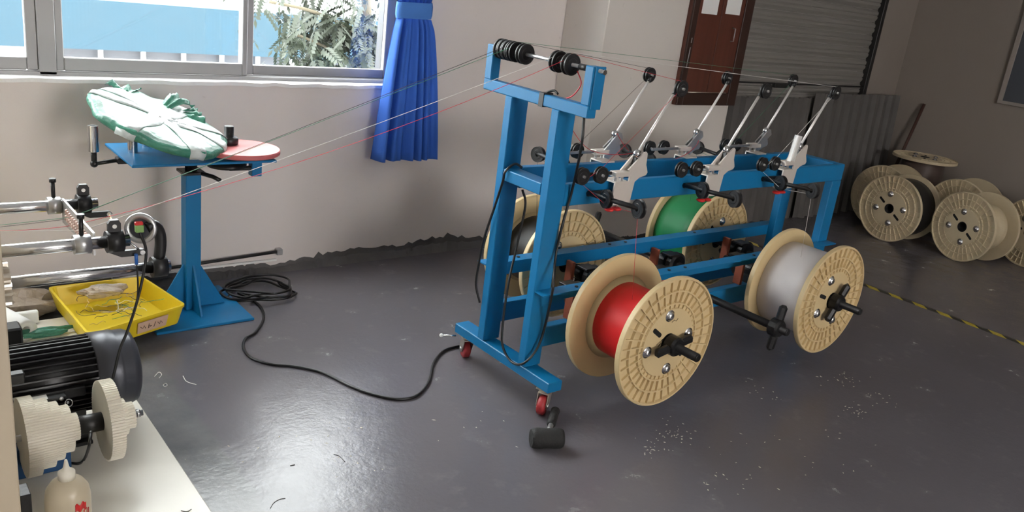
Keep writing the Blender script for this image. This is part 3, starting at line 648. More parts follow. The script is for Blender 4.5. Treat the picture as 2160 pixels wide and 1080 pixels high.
# ------------------------------------------------------------------ tension arms
SPR = MB()
for k in range(5): SPR.lathe([(.0055, k * .0036), (.007, k * .0036 + .0009), (.0055, k * .0036 + .0018)], (0, 0, 0), (0, 0, 1), 10, True, True)
SPRM = SPR.mesh('spring'); SPRM.materials.append(MT['steel'])
def tension_arm(label, x, s_):
    t = thing('tension_arm', label, 'tension arm', (x, 2.08 if s_ < 0 else 2.362, .80), (0, 0, 0), 'wire tension arms')
    Z = .80; fn = lambda a, z, d: (a, s_ * d, z - Z)
    low = [(-.017, .762), (.08, .760), (.090, .845), (.112, .860), (.146, .868), (.152, .878), (.146, .892), (.138, .908), (.136, .950), (.128, .957), (.120, .955), (.046, .892), (.060, .880), (.058, .845), (-.013, .843)]
    pm_ = MT['plate'] if s_ < 0 else MT['steel']
    MB().prism(low, .030, .036, fn).build('side_plate', pm_, t)
    MB().prism([(.03, .885), (.05, .868), (.13, .93), (.118, .955), (.104, .958)], .006, .012, fn).build('inner_plate', pm_, t)
    MB().box((-.012, min(s_ * -.036, s_ * .036), .043), (.058, max(s_ * -.036, s_ * .036), .049), .001).build('rail_hook', MT['plate'], t)
    MB().box((-.017, min(0, s_ * .036), -.04), (.08, max(0, s_ * .036), -.034), .001).build('foot_strip', MT['plate'], t)
    MB().box((-.018, min(s_ * .004, s_ * .04), .067), (.060, max(s_ * .004, s_ * .04), .086), .002).build('clamp_block', MT['plate'], t)
    for a in (.0, .035): link('spring', SPRM, t, (a, s_ * .02, .0495))
    MB().prism([(.074, .885), (.100, .908), (.112, .940), (.100, .952), (.086, .935)], .013, .029, fn).build('pivot_block', MT['black'], t)
    MB().ball((.094, s_ * .022, .148), .017, 14, 8, (1, .8, 1)).build('pivot_cap', MT['chrome'], t)
    p0 = Vector((.090, s_ * .02, .140)); p1 = Vector((.252, s_ * .02, .383))
    MB().cyl(p0, p1, .0056, n=12).build('arm', MT['rodwhite'], t)
    MB().cyl(p0.lerp(p1, .93), p0.lerp(p1, 1.02), .0085, n=10).build('arm_joint', MT['black'], t)
    top = Vector((.258, s_ * .036, .392))
    link('arm_pulley', PARM, t, top); MB().cyl((top.x, s_ * .016, top.z), (top.x, s_ * .052, top.z), .0049, n=10).build('pulley_pin', MT['steel'], t)
    MB().box((-.196, min(s_ * .012, s_ * .02), .072), (-.018, max(s_ * .012, s_ * .02), .085), .003).build('pulley_carrier', MT['black'] if s_ < 0 else MT['steel'], t)
    for a in (-.186, -.094):
        link('pulley', PARM, t, (a, s_ * .036, .080)); MB().cyl((a, s_ * .02, .080), (a, s_ * .052, .080), .0049, n=10).build('pulley_pin', MT['steel'], t)
    b = MB(); b.cyl((-.108, s_ * -.005, .004), (-.108, s_ * .265, .019), .0088, n=14); b.build('guide_bar', MT['black'], t)
    MB().box((-.115, min(0, s_ * .012), -.006), (-.012, max(0, s_ * .012), .014), .002).build('guide_bracket', MT['black'], t)
    for d, z_ in ((.095, .0105), (.25, .018)): link('guide_disc', PDISC, t, (-.108, s_ * d, z_ - .002), (0, 0, math.pi / 2 + .25 * s_))
    for a in (-.004, .036):
        MB().ball((a, s_ * .018, -.06), .019, 14, 6, (1, 1, .42)).build('knob', MT['redknob'], t, label='red thumb knob'); MB().cyl((a, s_ * .018, -.055), (a, s_ * .018, -.035), .005, n=8).build('knob_screw', MT['steel'], t)
    return t
TA = {}
names = ['nearest the caster end', 'in the middle', 'at the far end']
TA[('f', 0)] = tension_arm('silver tension arm on the front rail above the red spool', FX[0], -1)
TA[('r', 0)] = tension_arm('silver tension arm on the rear rail above the black spool', RX[0], 1)
for k, lab in ((1, 'silver tension arm in the middle of the front rail'), (2, 'silver tension arm on the front rail above the white spool')):
    c = copy_tree(TA[('f', 0)]); c.location.x = FX[k]; c['label'] = lab; TA[('f', k)] = c
for k, lab in ((1, 'silver tension arm in the middle of the rear rail'), (2, 'silver tension arm at the far end of the rear rail')):
    c = copy_tree(TA[('r', 0)]); c.location.x = RX[k]; c['label'] = lab; TA[('r', k)] = c
m = Matrix.Rotation(.16, 4, 'Y')
b = MB(); b.box((.0, -.026, .085), (.034, -.022, .205), 0, m); b.box((.0, -.04, .085), (.003, -.022, .205), 0, m); b.box((.031, -.04, .085), (.034, -.022, .205), 0, m)
b.build('channel_strip', MT['paper'], TA[('f', 2)], label='white plastic channel strip')

# ------------------------------------------------------------------ wires
def wire(name, label, pts, mat, r=.0008, sag=0.0):
    P = [Vector(p) for p in pts]; out = []
    for i in range(len(P) - 1):
        n = 14 if sag else 2
        for j in range(n):
            t_ = j / n; q = P[i].lerp(P[i + 1], t_); q.z -= sag * 4 * t_ * (1 - t_) * ((P[i + 1] - P[i]).length); out.append(q)
    out.append(P[-1]); return tag(MB().tube(out, r, 5).build(name, MT[mat], None), label, 'wire')
def spool_path(x, s_, wr, endy):
    base = 2.08 if s_ < 0 else 2.362; ys = YFS if s_ < 0 else YRS
    return [(x - wr * .5, ys, AZ + wr * .87), (x - .108, base + s_ * .25, .79), (x - .108, base + s_ * .25, .80), (x - .108, base + s_ * .10, .785), (x - .186, base + s_ * .037, .855), (x - .094, base + s_ * .037, .906), (x + .235, base + s_ * .037, 1.17), (x + .258, base + s_ * .037, 1.218), (1.937, endy, 1.292)]
WE = .545
def run(name, label, x, s_, wr, endy, endpx, mat, sag=0.0):
    pts = spool_path(x, s_, wr, endy); e = px(endpx[0], endpx[1], WE)
    return wire(name, label, pts + [(1.915, endy, 1.272)], mat), wire(name, label + ', free span to the machine', [(1.915, endy, 1.272), e, px(endpx[2], endpx[3], .33)], mat, .0009, sag)
run('wire', 'white wire from the white spool over its tension arm', FX[2], -1, .188, 2.139, (176, 486, -30, 487), 'wirewhite', .004)
run('wire', 'red wire from the red spool over its tension arm', FX[0], -1, .142, 2.078, (150, 476, -30, 486), 'wirered', .026)
run('wire', 'black wire from the black spool over its tension arm', RX[0], 1, .15, 2.399, (143, 462, -30, 482), 'wiredark', .002)
run('wire', 'green wire from the green spool over its tension arm', RX[2], 1, .212, 2.372, (150, 458, -30, 478), 'wiregreen', .002)
# loose red signal lead looping along the rear tension arms
tag(MB().tube(spline([px(1218, 150, 1.96), px(1226, 175, 1.965), px(1215, 195, 1.965), px(1200, 206, 1.96), px(1172, 210, 1.955)], 6), .0022, 6).build('signal_lead', MT['wirered'], None), 'short red and black lead at the top corner of the rack', 'wire')
tag(MB().tube(spline([py(1195, 255, 2.3), py(1230, 305, 2.32), py(1262, 322, 2.34), py(1310, 326, 2.36), py(1352, 320, 2.37)], 6), .0013, 6).build('signal_lead', MT['wirered'], None), 'red lead looping past the rear tension arm behind the post', 'wire')
tag(MB().tube(spline([py(1302, 282, 2.36), py(1312, 300, 2.37), py(1326, 318, 2.38)], 6), .0013, 6).build('signal_lead', MT['wirered'], None), 'short red lead beside the first rear tension arm', 'wire')
tag(MB().tube(spline([py(1476, 283, 2.38), py(1470, 305, 2.36), py(1448, 325, 2.33), py(1425, 335, 2.31)], 6), .0013, 6).build('signal_lead', MT['wirered'], None), 'short red lead beside the middle rear tension arm', 'wire')
# black cables hung on the rack
pts = [px(1232, 246, 1.96), px(1226, 310, 1.955), py(1207, 400, 2.066), py(1185, 480, 2.066), py(1172, 540, 2.064), py(1166, 610, 2.012), py(1150, 685, 2.06), py(1133, 735, 2.06), px(1105, 766, 1.905), px(1080, 764, 1.903), px(1061, 732, 1.905), px(1060, 690, 1.91), py(1072, 600, 2.25), py(1090, 520, 2.29), py(1108, 435, 2.30), py(1102, 400, 2.32)]
tag(MB().tube(spline(pts, 8), .0048, 8).build('power_cable', MT['cable'], None), 'black cable hanging in a long loop from the rack head bar', 'cable')
pts = [py(1102, 354, 2.29), py(1086, 346, 2.31), px(1066, 362, 1.908), px(1060, 385, 1.908), px(1042, 440, 1.905), px(1022, 500, 1.90), px(1010, 555, 1.90), px(1004, 600, 1.90), px(1012, 638, 1.912)]
tag(MB().tube(spline(pts, 8), .0048, 8).build('power_cable', MT['cable'], None), 'black cable looped over the rack cross rail beside the rear post', 'cable')
# black cable across the floor, with a coil behind the pedestal
zc = .006
fp = [(978, 728), (960, 732), (935, 741), (915, 766), (905, 805), (880, 834), (840, 842), (790, 833), (740, 815), (680, 786), (620, 773), (570, 768), (530, 755), (514, 735), (518, 714), (540, 700), (556, 672), (550, 648), (525, 628), (505, 618)]
P = [pz(x, y, zc) for x, y in fp]
cx, cy = 1.46, 3.42
for k in range(46):
    a = -1.2 + k * 0.55; r_ = 0.135 + .02 * math.sin(k * 1.7); P.append(Vector((cx + r_ * 1.05 * math.cos(a) + .012 * math.sin(k * .9), cy + r_ * .9 * math.sin(a) + .012 * math.cos(k * 1.3), zc + .012 * (k // 11) + .004 * math.sin(k * 2.1) + .004)))
tag(MB().tube(spline(P, 6), .0055, 8).build('power_cable', MT['cable'], None), 'black power cable snaking over the floor from coil to caster', 'cable')

# ------------------------------------------------------------------ rubber mallet
ml = thing('rubber_mallet', 'black rubber mallet lying on the floor in front of the rack', 'mallet', (1.80, 1.79, 0))
a = math.atan2(1.758 - 1.809, 1.852 - 1.754)
b = MB(); b.lathe([(.030, -.056), (.0345, -.048), (.036, -.03), (.034, 0), (.036, .03), (.0345, .048), (.030, .056)], (0, 0, .036), (math.cos(a), math.sin(a), 0), 24); b.build('head', MT['rubber'], ml)
hd = (Vector((1.99, 1.955, .02)) - Vector((1.80, 1.79, .036))); hn = hd.normalized()
p0 = Vector((0, 0, .036)); MB().cyl(p0 + hn * .03, p0 + hn * .12, .0095, n=12).build('shaft', MT['steel'], ml)
MB().lathe([(.012, 0), (.0165, .01), (.0165, .06), (.0155, .10), (.0175, .125), (.012, .133)], p0 + hn * .105, hn, 16).build('grip', MT['rubber'], ml)

# ================================================================== pedestal table
PO = Vector((1.135, 3.37, 0))
ped = thing('pedestal_table', 'blue steel pedestal table with tapered gussets under the window', 'table', PO)
MB().box((-.205, -.21, 0), (.195, .2, .011), .002).build('base_plate', MT['blue'], ped)
MB().box((-.031, -.031, .011), (.031, .031, .60), .003).build('column', MT['blue'], ped)
for k, (reach, hh) in enumerate(((.13, .20), (.13, .20), (.135, .20), (.12, .20))):
    a = k * math.pi / 2; m = Matrix.Rotation(a, 4, 'Z')
    MB().prism([(.031, .011), (.031 + reach - .02, .011), (.031 + reach - .02, .018), (.031, .011 + hh)], -.004, .004, lambda p, z, h: m @ Vector((p, h, z))).build('gusset', MT['blue'], ped)
b = MB(); b.box((-.045, -.045, .60), (.045, .045, .612), .002); b.cyl((0, 0, .612), (0, 0, .676), .024, n=16); b.build('swivel_head', MT['black_metal'], ped)
MB().tube([(.03, -.04, .606), (.06, -.085, .602), (.082, -.105, .590)], .009, 8).build('locking_lever', MT['black_metal'], ped)
MB().box((-.29, -.235, .690), (.262, .135, .700), .002).build('top_plate', MT['blue'], ped)
MB().box((-.07, -.06, .676), (.07, .06, .690), .002).build('mount_block', MT['black_metal'], ped)
MB().box((.19, -.16, .615), (.232, -.12, .690), .002).build('drop_leg', MT['blue'], ped)
b = MB(); b.lathe([(.03, .0), (.075, .006), (.078, .016), (.06, .03), (.03, .034)], (.10, -.12, .648), (0, 0, 1), 28); b.build('underside_pulley', MT['black_metal'], ped)
MB().box((.10, -.15, .640), (.20, -.128, .655), .003).build('underside_arm', MT['black_metal'], ped)
def chrome_post(x, y, z0, h, r=.0185):
    b = MB(); b.lathe([(r, 0), (r, h), (r * .45, h), (r * .42, h - .012), (.0005, h - .012)], (x, y, z0), (0, 0, 1), 24, True, False); return b.build('chrome_roller', MT['chrome'], ped)
chrome_post(.905 - PO.x, 3.343 - PO.y, .700, .088); chrome_post(.985 - PO.x, 3.442 - PO.y, .700, .075)
ax_, ay_ = .752 - PO.x, 3.277 - PO.y
chrome_post(ax_, ay_, .722, .096)
b = MB(); b.cyl((ax_, ay_, .68), (ax_, ay_, .722), .010, n=12); b.ball((ax_, ay_, .676), .014); b.tube([(ax_, ay_, .676), (-.28, -.06, .680)], .008, 8); b.box((-.30, -.085, .668), (-.25, -.045, .690), .003); b.build('roller_arm', MT['black_metal'], ped)
dk = thing('turntable_disc', 'dull red round disc lying on the pedestal table', 'disc', (1.287, 3.235, .7005))
MB().lathe([(.148, 0), (.153, .004), (.153, .016), (.150, .020)], (0, 0, .012), (0, 0, 1), 56, True, False).build('disc', MT['pinkdisc'], dk)
MB().cyl((0, 0, 0), (0, 0, .012), .04, n=24).build('spacer', MT['black_metal'], dk)
sx_, sy_ = 1.262 - 1.287, 3.30 - 3.235
MB().lathe([(.034, 0), (.037, .004), (.037, .022), (.033, .030), (.019, .031), (.019, .072), (.017, .074)], (sx_, sy_, .032), (0, 0, 1), 28).build('spindle', MT['black'], dk)
# the wrapped package leaning across it
pc = py(338, 256, 3.30)
pk = thing('wrapped_package', 'round package wrapped in green plastic and crossed with milky tape', 'package', pc)
U = Vector((math.cos(.30), -.10, -math.sin(.30))).normalized(); V0 = Vector((0.12, math.cos(.20), math.sin(.20))); V = (V0 - U * V0.dot(U)).normalized(); Wn = U.cross(V)
PRD = .258
def surf(r, a, up):    # point on the package: radius 0..1, angle, lift
    rr = PRD * r * (1 + .02 * math.sin(5 * a + 1) + .012 * math.sin(11 * a)); wob = .0045 * math.sin(6 * a + 9 * r) * r + .003 * math.sin(13 * a + 3) * r
    dome = .020 * math.sqrt(max(0, 1 - r ** 6)) if r < 1 else 0
    return U * (rr * math.cos(a)) + V * (rr * math.sin(a)) + Wn * (dome + wob + up)
b = MB(); n = 72; rings = [(.0, 1), (.2, 1), (.4, 1), (.6, 1), (.75, 1), (.88, 1), (.95, 1), (.985, 1), (1.0, 1)]
vs = [surf(.001, 0, 0)]; fs = []
for r, _ in rings[1:]:
    for i in range(n): vs.append(surf(r, 2 * math.pi * i / n, 0))
for r, up in ((1.0, -.014), (.97, -.024), (.6, -.026)):
    for i in range(n): vs.append(surf(r, 2 * math.pi * i / n, 0) * 1.0 + Wn * (up - (.0 if r == 1 else surf(r, 2 * math.pi * i / n, 0).dot(Wn))))
R_n = len(rings) - 1 + 3
for i in range(n): fs.append((0, 1 + i, 1 + (i + 1) % n))
for j in range(R_n - 1):
    for i in range(n): fs.append((1 + j * n + i, 1 + j * n + (i + 1) % n, 1 + (j + 1) * n + (i + 1) % n, 1 + (j + 1) * n + i))
fs.append(tuple(1 + (R_n - 1) * n + i for i in range(n)))
nf = len(fs); top_n = n + 4 * n
b2 = MB(); b2.add(vs, fs[top_n:], True); b2.build('rim_wrap', MT['greendark'], pk)
b.add(vs, fs[:top_n + n], True); b.build('top_sheet', MT['greenbag'], pk)
def tape_strip(a0, w, r0=-1.0, r1=1.0, off=0.0):
    b = MB(); vs = []; fs = []; k = 28; d = U * math.cos(a0) + V * math.sin(a0); e = U * -math.sin(a0) + V * math.cos(a0)
    for i in range(k + 1):
        s_ = r0 + (r1 - r0) * i / k
        for q in (-1, 0, 1):
            p2 = d * (s_ * PRD) + e * (q * w / 2 * (1 + .12 * math.sin(9 * s_ + q)) + off); x_, y_ = p2.dot(U), p2.dot(V); r = math.hypot(x_, y_) / PRD; a = math.atan2(y_, x_)
            if r > 1.004: vs.append(surf(1.0, a, 0) * 1.004 + Wn * (-(r - 1) * PRD * 1.2))
            else: vs.append(surf(r, a, .0016))
    for i in range(k):
        for q in (0, 1): fs.append((3 * i + q, 3 * i + q + 1, 3 * i + 4 + q, 3 * i + 3 + q))
    b.add(vs, fs, True); o = b.build('tape_strip', MT['tape'], pk); md = o.modifiers.new('thick', 'SOLIDIFY'); md.thickness = .0012; md.offset = 1
tape_strip(.95, .075, -1.08, .98); tape_strip(2.35, .07, -.05, .99); tape_strip(2.85, .05, .0, 1.06, .0); tape_strip(-1.15, .06, .0, 1.08); tape_strip(-.35, .055, .0, 1.04); tape_strip(.1, .05, .0, .98)
def crumple(cx_, cy_, L0, w, seed, a0, lift):
    rnd = random.Random(seed); b = MB(); vs = []; fs = []; n1, n2 = 14, 8
    for i in range(n1):
        for j in range(n2):
            t_ = j / (n2 - 1); s_ = (i / (n1 - 1) - .5) * w * (.45 + .9 * t_)
            p2 = U * (cx_ + math.cos(a0) * L0 * t_ - math.sin(a0) * s_) + V * (cy_ + math.sin(a0) * L0 * t_ + math.cos(a0) * s_)
            vs.append(p2 + Wn * (.016 + lift * math.sin(t_ * 2.2) + (.008 * t_ + .004) * math.sin(i * 1.15 + seed) + rnd.uniform(-.006, .006) * t_))
    for i in range(n1 - 1):
        for j in range(n2 - 1): fs.append((i * n2 + j, (i + 1) * n2 + j, (i + 1) * n2 + j + 1, i * n2 + j + 1))
    b.add(vs, fs, True); o = b.build('bag_end', MT['greendark'], pk); md = o.modifiers.new('thick', 'SOLIDIFY'); md.thickness = .0012
crumple(.03, .13, .105, .085, 3, .80, .040); crumple(.10, .125, .075, .10, 5, .1, .010); crumple(-.11, .185, .045, .10, 8, 1.7, .004)

# ================================================================== parts tray with scraps
tr = thing('parts_tray', 'shallow yellow plastic tray on the floor beside the pedestal', 'tray', (.82, 3.28, .045))
C4 = [Vector((.645, 2.995, .125)), Vector((1.037, 3.136, .125)), Vector((.973, 3.50, .125)), Vector((.615, 3.50, .125))]
TO = Vector((.82, 3.28, .045)); cen = sum(C4, Vector()) / 4
def ringq(f, z): return [Vector((cen.x + (c.x - cen.x) * f, cen.y + (c.y - cen.y) * f, z)) - TO for c in C4]
def rq(poly, k=4, r=.06):
    out = []
    for i in range(4):
        p, a_, c_ = poly[i], poly[i - 1], poly[(i + 1) % 4]
        d0 = (a_ - p) * r; d1 = (c_ - p) * r
        for j in range(k + 1):
            t_ = j / k; out.append(p + d0 * (1 - t_) ** 2 + d1 * t_ ** 2)
    return out
levels = [rq(ringq(.90, .045)), rq(ringq(.985, .118)), rq(ringq(1.0, .118)), rq(ringq(1.0, .126)), rq(ringq(.955, .126)), rq(ringq(.945, .118)), rq(ringq(.88, .049))]
vs = [v for l in levels for v in l]; n = len(levels[0]); fs = []
for j in range(len(levels) - 1):
    for i in range(n): fs.append((j * n + i, j * n + (i + 1) % n, (j + 1) * n + (i + 1) % n, (j + 1) * n + i))
fs += [tuple(range(n)), tuple((len(levels) - 1) * n + i for i in range(n))]
MB().add(vs, fs).build('shell', MT['yellow'], tr)
fa, fb = ringq(.99, .11)[0], ringq(.99, .11)[1]; ga, gb = ringq(.93, .062)[0], ringq(.93, .062)[1]
nrm = Vector((fb - fa)).cross(Vector((ga - fa))).normalized(); nrm = nrm if nrm.y < 0 else -nrm
q = [fa.lerp(fb, .48), fa.lerp(fb, .80), ga.lerp(gb, .80), ga.lerp(gb, .48)]; vs = [p + nrm * .006 for p in q] + [p + nrm * .003 for p in q]
lab = MB().add(vs, [(0, 1, 2, 3), (7, 6, 5, 4), (0, 4, 5, 1), (1, 5, 6, 2), (2, 6, 7, 3), (3, 7, 4, 0)]).build('paper_label', MT['label'], tr, label='pale handwritten paper label')
def lp(u, v): return q[0].lerp(q[1], u).lerp(q[3].lerp(q[2], u), v) + nrm * .0065
for st in ([(.08, .4), (.16, .6), (.2, .35), (.26, .65)], [(.36, .3), (.36, .7), (.46, .55), (.38, .5)], [(.58, .3), (.55, .75)], [(.66, .4), (.74, .65), (.76, .35), (.84, .6)]):
    MB().tube([lp(u, v) for u, v in st], .0011, 5).build('pen_stroke', MT['hole'], lab)
rnd = random.Random(4)
def scrap(name, label, c, L0, mat, r, z, parent=None):
    p = Vector((c[0], c[1], z)); a = rnd.uniform(0, 6.28); pts = [p.copy()]
    for k in range(5):
        a += rnd.uniform(-.8, .8); p = p + Vector((math.cos(a), math.sin(a), 0)) * L0 / 5; p.z = z + abs(rnd.gauss(0, .004)); pts.append(p.copy())
    return tag(MB().tube(spline(pts, 4), r, 5).build(name, MT[mat], None), label, 'wire scrap', 'wire offcuts in the yellow tray')
for i in range(34):
    u, v = rnd.uniform(.2, .8), rnd.uniform(.2, .8)
    c = C4[0].lerp(C4[1], u).lerp(C4[3].lerp(C4[2], u), v)
    wm = rnd.choice(['wiredark', 'wiredark', 'brass', 'wiregreen', 'wirewhite', 'brass']); scrap('wire_offcut', {'wiredark': 'dark', 'brass': 'brassy', 'wiregreen': 'green', 'wirewhite': 'white'}[wm] + ' wire offcut lying among others in the yellow tray', c, rnd.uniform(.05, .13), wm, .0011, .0975)
def lump(name, label, cat, loc, size, mat, seed, amp=.25):
    rn = random.Random(seed); b = MB(); b.ball((0, 0, 0), 1, 18, 10); ph = [rn.uniform(0, 6) for _ in range(6)]
    vs = []
    for v in b.v:
        d = 1 + amp * (.5 * math.sin(4 * v[0] + ph[0]) * math.cos(5 * v[1] + ph[1]) + .5 * math.sin(7 * v[1] + 3 * v[2] + ph[2])) + rn.uniform(-.08, .08)
        vs.append((v[0] * size[0] * d, v[1] * size[1] * d, max(0, (v[2] * d * .5 + .5)) * size[2]))
    b.v = vs; b.s = [False] * len(b.s); return tag(b.build(name, MT[mat], None, loc), label, cat)
lump('crumpled_film', 'crumpled clear plastic film lying in the yellow tray', 'plastic film', (.80, 3.40, .0965), (.085, .035, .05), 'film', 2)
# tray stands on two flat packing strips of the machine plate and the pedestal foot
# ================================================================== twisting machine at the left
MO = Vector((.2, 2.4, 0))
mc = thing('twisting_machine', 'cream cable machine with chrome shafts and white change gears at left edge', 'machine', MO)
def mbx(name, lo, hi, mat, bev=.002): return MB().box([a - b_ for a, b_ in zip(lo, MO)], [a - b_ for a, b_ in zip(hi, MO)], bev).build(name, MT[mat], mc)
def mcy(name, p0, p1, r, mat, n=24, r1=None): return MB().cyl(Vector(p0) - MO, Vector(p1) - MO, r, r1, n).build(name, MT[mat], mc)
mbx('base_plate', (-.6, 1.0, 0), (.703, 3.38, .04), 'whiteplate', .003)
mbx('end_panel', (-.35, 1.955, .04), (.262, 1.975, .95), 'machine', .003)
mbx('frame_column', (.264, 1.976, .04), (.288, 2.03, .20), 'black_metal')
mbx('housing', (-.35, 2.03, .04), (.25, 3.0, .82), 'machine', .004)
S1, S2, S3 = (2.81, .665), (2.41, .668), (2.42, .574)
for (y, z), xe in ((S1, .649), (S2, .637), (S3, .752)):
    mcy('shaft', (.25, y, z), (xe, y, z), .0175, 'chrome')
for (y, z), x0, x1 in ((S1, .507, .543), (S2, .493, .535)):
    mcy('collar', (x0, y, z), (x1, y, z), .027, 'steel', 28)
    xm = (x0 + x1) / 2
    b = MB(); b.cyl(Vector((xm, y, z + .02)) - MO, Vector((xm, y, z + .075)) - MO, .0062, n=10); b.cyl(Vector((xm, y, z + .075)) - MO, Vector((xm, y, z + .087)) - MO, .0098, n=12); b.build('set_screw', MT['black_metal'], mc)
for (y, z), x0, x1 in ((S1, .590, .628), (S2, .576, .620)):
    mcy('clamp_ring', (x0, y, z), (x1, y, z), .031, 'black', 24)
    xm = (x0 + x1) / 2
    poly = [(-.017, 0), (.017, 0), (.017, .028), (.011, .038), (-.011, .038), (-.017, .028)]
    lug = MB().prism(poly, -.007, .007, lambda a, c, h: (xm + a - MO.x, y + h - MO.y, z + .026 + c)).build('clamp_lug', MT['black'], mc)
    MB().cyl(Vector((xm, y - .0085, z + .046)) - MO, Vector((xm, y - .0065, z + .046)) - MO, .006, n=10).build('lug_pin', MT['paper'], mc)
    MB().prism([(-.01, -.010), (.022, -.028), (.075, -.028), (.083, -.036), (.075, -.046), (.015, -.046), (-.02, -.028)], -.006, .006, lambda a, c, h: (xm + a - MO.x, y - .005 + h - MO.y, z + c)).build('guide_arm', MT['black'], mc)
    MB().cyl(Vector((xm + .072, y - .014, z - .037)) - MO, Vector((xm + .072, y + .01, z - .037)) - MO, .007, n=10).build('arm_bolt', MT['steel'], mc)
MB().cyl(Vector((.681, 2.80, .628)) - MO, Vector((.60, 2.43, .715)) - MO, .003, n=8).build('link_rod', MT['brass'], mc)
MB().cyl(Vector((.668, 2.40, .632)) - MO, Vector((.63, 2.415, .67)) - MO, .003, n=8).build('link_rod', MT['chrome'], mc)
# lay plate with ceramic eyelets
b = MB(); b.prism([(2.80, .690), (2.42, .694), (2.42, .628), (2.80, .612)], .545, .551, lambda y, z, h: (h - MO.x, y - MO.y, z)); b.build('lay_plate', MT['steel'], mc)
em = MB().lathe([(.0035, -.004), (.008, -.004), (.009, 0), (.008, .004), (.0035, .004)], (0, 0, 0), (1, 0, 0), 14, False, True, True).mesh('eyelet'); em.materials.append(MT['ceramic'])
for k in range(13):
    y = 2.735 - k * .0215
    for r_ in (0, 1): link('eyelet', em, mc, (.5435 - MO.x, y - MO.y - .008 * r_, .645 + .022 * r_))
# sensor wheel on a curved bracket
mcy('clamp_ring', (.700, S3[0], S3[1]), (.741, S3[0], S3[1]), .031, 'black', 24)
MB().tube(spline([Vector((.722, 2.42, .60)) - MO, Vector((.727, 2.42, .65)) - MO, Vector((.722, 2.42, .685)) - MO, Vector((.705, 2.415, .705)) - MO, Vector((.685, 2.41, .700)) - MO], 5), .0165, 10).build('sensor_bracket', MT['black'], mc)
ds = Vector((.672, 2.42, .697)); dn = Vector((-.45, -.85, .15)).normalized()
MB().lathe([(.029, -.008), (.043, -.008), (.045, 0), (.043, .008), (.029, .008)], ds - MO, dn, 32, False, True, True).build('sensor_ring', MT['steel'], mc)
MB().lathe([(.004, -.006), (.0305, -.006), (.0305, .004), (.004, .004)], ds - MO, dn, 24, False, False, True).build('sensor_web', MT['motorgrey'], mc)
q_ = ds + dn * .018
MB().box(q_ - MO - Vector((.011, .008, .009)), q_ - MO + Vector((.011, .008, .013)), .002).build('terminal_block', MT['sensor'], mc)
MB().box(q_ - MO + Vector((-.012, -.006, .012)), q_ - MO + Vector((.010, .006, .022)), .002).build('terminal_cap', MT['redknob'], mc)
# steel pinion on the lower shaft
b = MB(); nt = 16
prof = []
for k in range(nt):
    for f, r in ((0, .050), (.22, .062), (.5, .062), (.72, .050)):
        a = 2 * math.pi * (k + f) / nt; prof.append((r * math.cos(a), r * math.sin(a)))
b.prism(prof, .306, .334, lambda a, c, h: (h - MO.x, S3[0] + a - MO.y, S3[1] + c)); b.build('pinion', MT['zinc'], mc)
mbx('knob_block', (.345, 2.86, .175), (.425, 2.93, .245), 'black', .006)
mbx('knob_stand', (.25, 2.88, .195), (.345, 2.91, .225), 'black_metal')
mbx('side_lug', (.25, 2.33, .315), (.345, 2.36, .345), 'black', .004)
# change gears
GY, GZ = 2.25, .198
def gear(name, x0, x1, r, nt, mat='gearwhite', tooth=.006):
    prof = []
    for k in range(nt):
        for f, rr in ((0, r - tooth), (.2, r), (.5, r), (.7, r - tooth)):
            a = 2 * math.pi * (k + f) / nt; prof.append((rr * math.cos(a), rr * math.sin(a)))
    return MB().prism(prof, x0, x1, lambda a, c, h: (h - MO.x, GY + a - MO.y, GZ + c)).build(name, MT[mat], mc)
for x0, x1, r, nt in ((.314, .347, .108, 90), (.347, .381, .094, 78), (.381, .405, .080, 66), (.405, .431, .065, 54), (.431, .450, .038, 30)): gear('change_gear', x0, x1, r, nt, tooth=.0035)
mcy('spacer', (.450, GY, GZ), (.512, GY, GZ), .026, 'black', 24)
gear('change_gear', .512, .547, .114, 84, tooth=.0045); gear('change_gear', .547, .572, .052, 40, tooth=.0035); gear('change_gear', .572, .594, .038, 26, tooth=.0045)
mcy('gear_shaft', (.25, GY, GZ), (.62, GY, GZ), .009, 'steel')
b = MB(); b.cyl(Vector((.594, GY, GZ)) - MO, Vector((.598, GY, GZ)) - MO, .016, n=20); b.cyl(Vector((.602, GY, GZ)) - MO, Vector((.612, GY, GZ)) - MO, .012, n=6); b.build('end_nut', MT['chrome'], mc)
mbx('blue_bracket', (.30, 2.30, .04), (.44, 2.36, .13), 'bluesteel')
# ------------------------------------------------------------------ motor
mo = thing('electric_motor', 'black finned electric motor with dark grey fan cover on white plate', 'motor', (.46, 2.52, .04))
my, mz, mr = 0.0, .178, .112
MB().lathe([(mr * .9, -.16), (mr * .9, .10)], (0, my, mz), (1, 0, 0), 48, True, True).build('stator', MT['motor'], mo)
fin = MB().box((-.155, -.0022, mr * .86), (.085, .0022, mr * 1.06)).mesh('fin'); fin.materials.append(MT['motor'])
for k in range(28):
    a = -2.3 + k * (4.6 / 27); link('fin', fin, mo, (0, my, mz), (a, 0, 0))
MB().lathe([(mr * .85, .085), (mr * 1.08, .087), (mr * 1.08, .15), (mr * 1.07, .155), (mr * 1.05, .160), (mr * 1.05, .185), (mr * .98, .203), (mr * .80, .212), (.001, .213)], (0, my, mz), (1, 0, 0), 56, True, True).build('fan_cover', MT['motorgrey'], mo)
MB().box((-.13, -.128, .17), (.045, -.105, .20), .003).build('terminal_ledge', MT['motor'], mo)
MB().box((-.12, -.12, 0), (.06, .12, .012), .002).build('foot_plate', MT['motor'], mo)
for s_ in (-1, 1): MB().box((-.11, s_ * .085 - .012, .012), (.05, s_ * .085 + .012, .11), .002).build('foot', MT['motor'], mo)
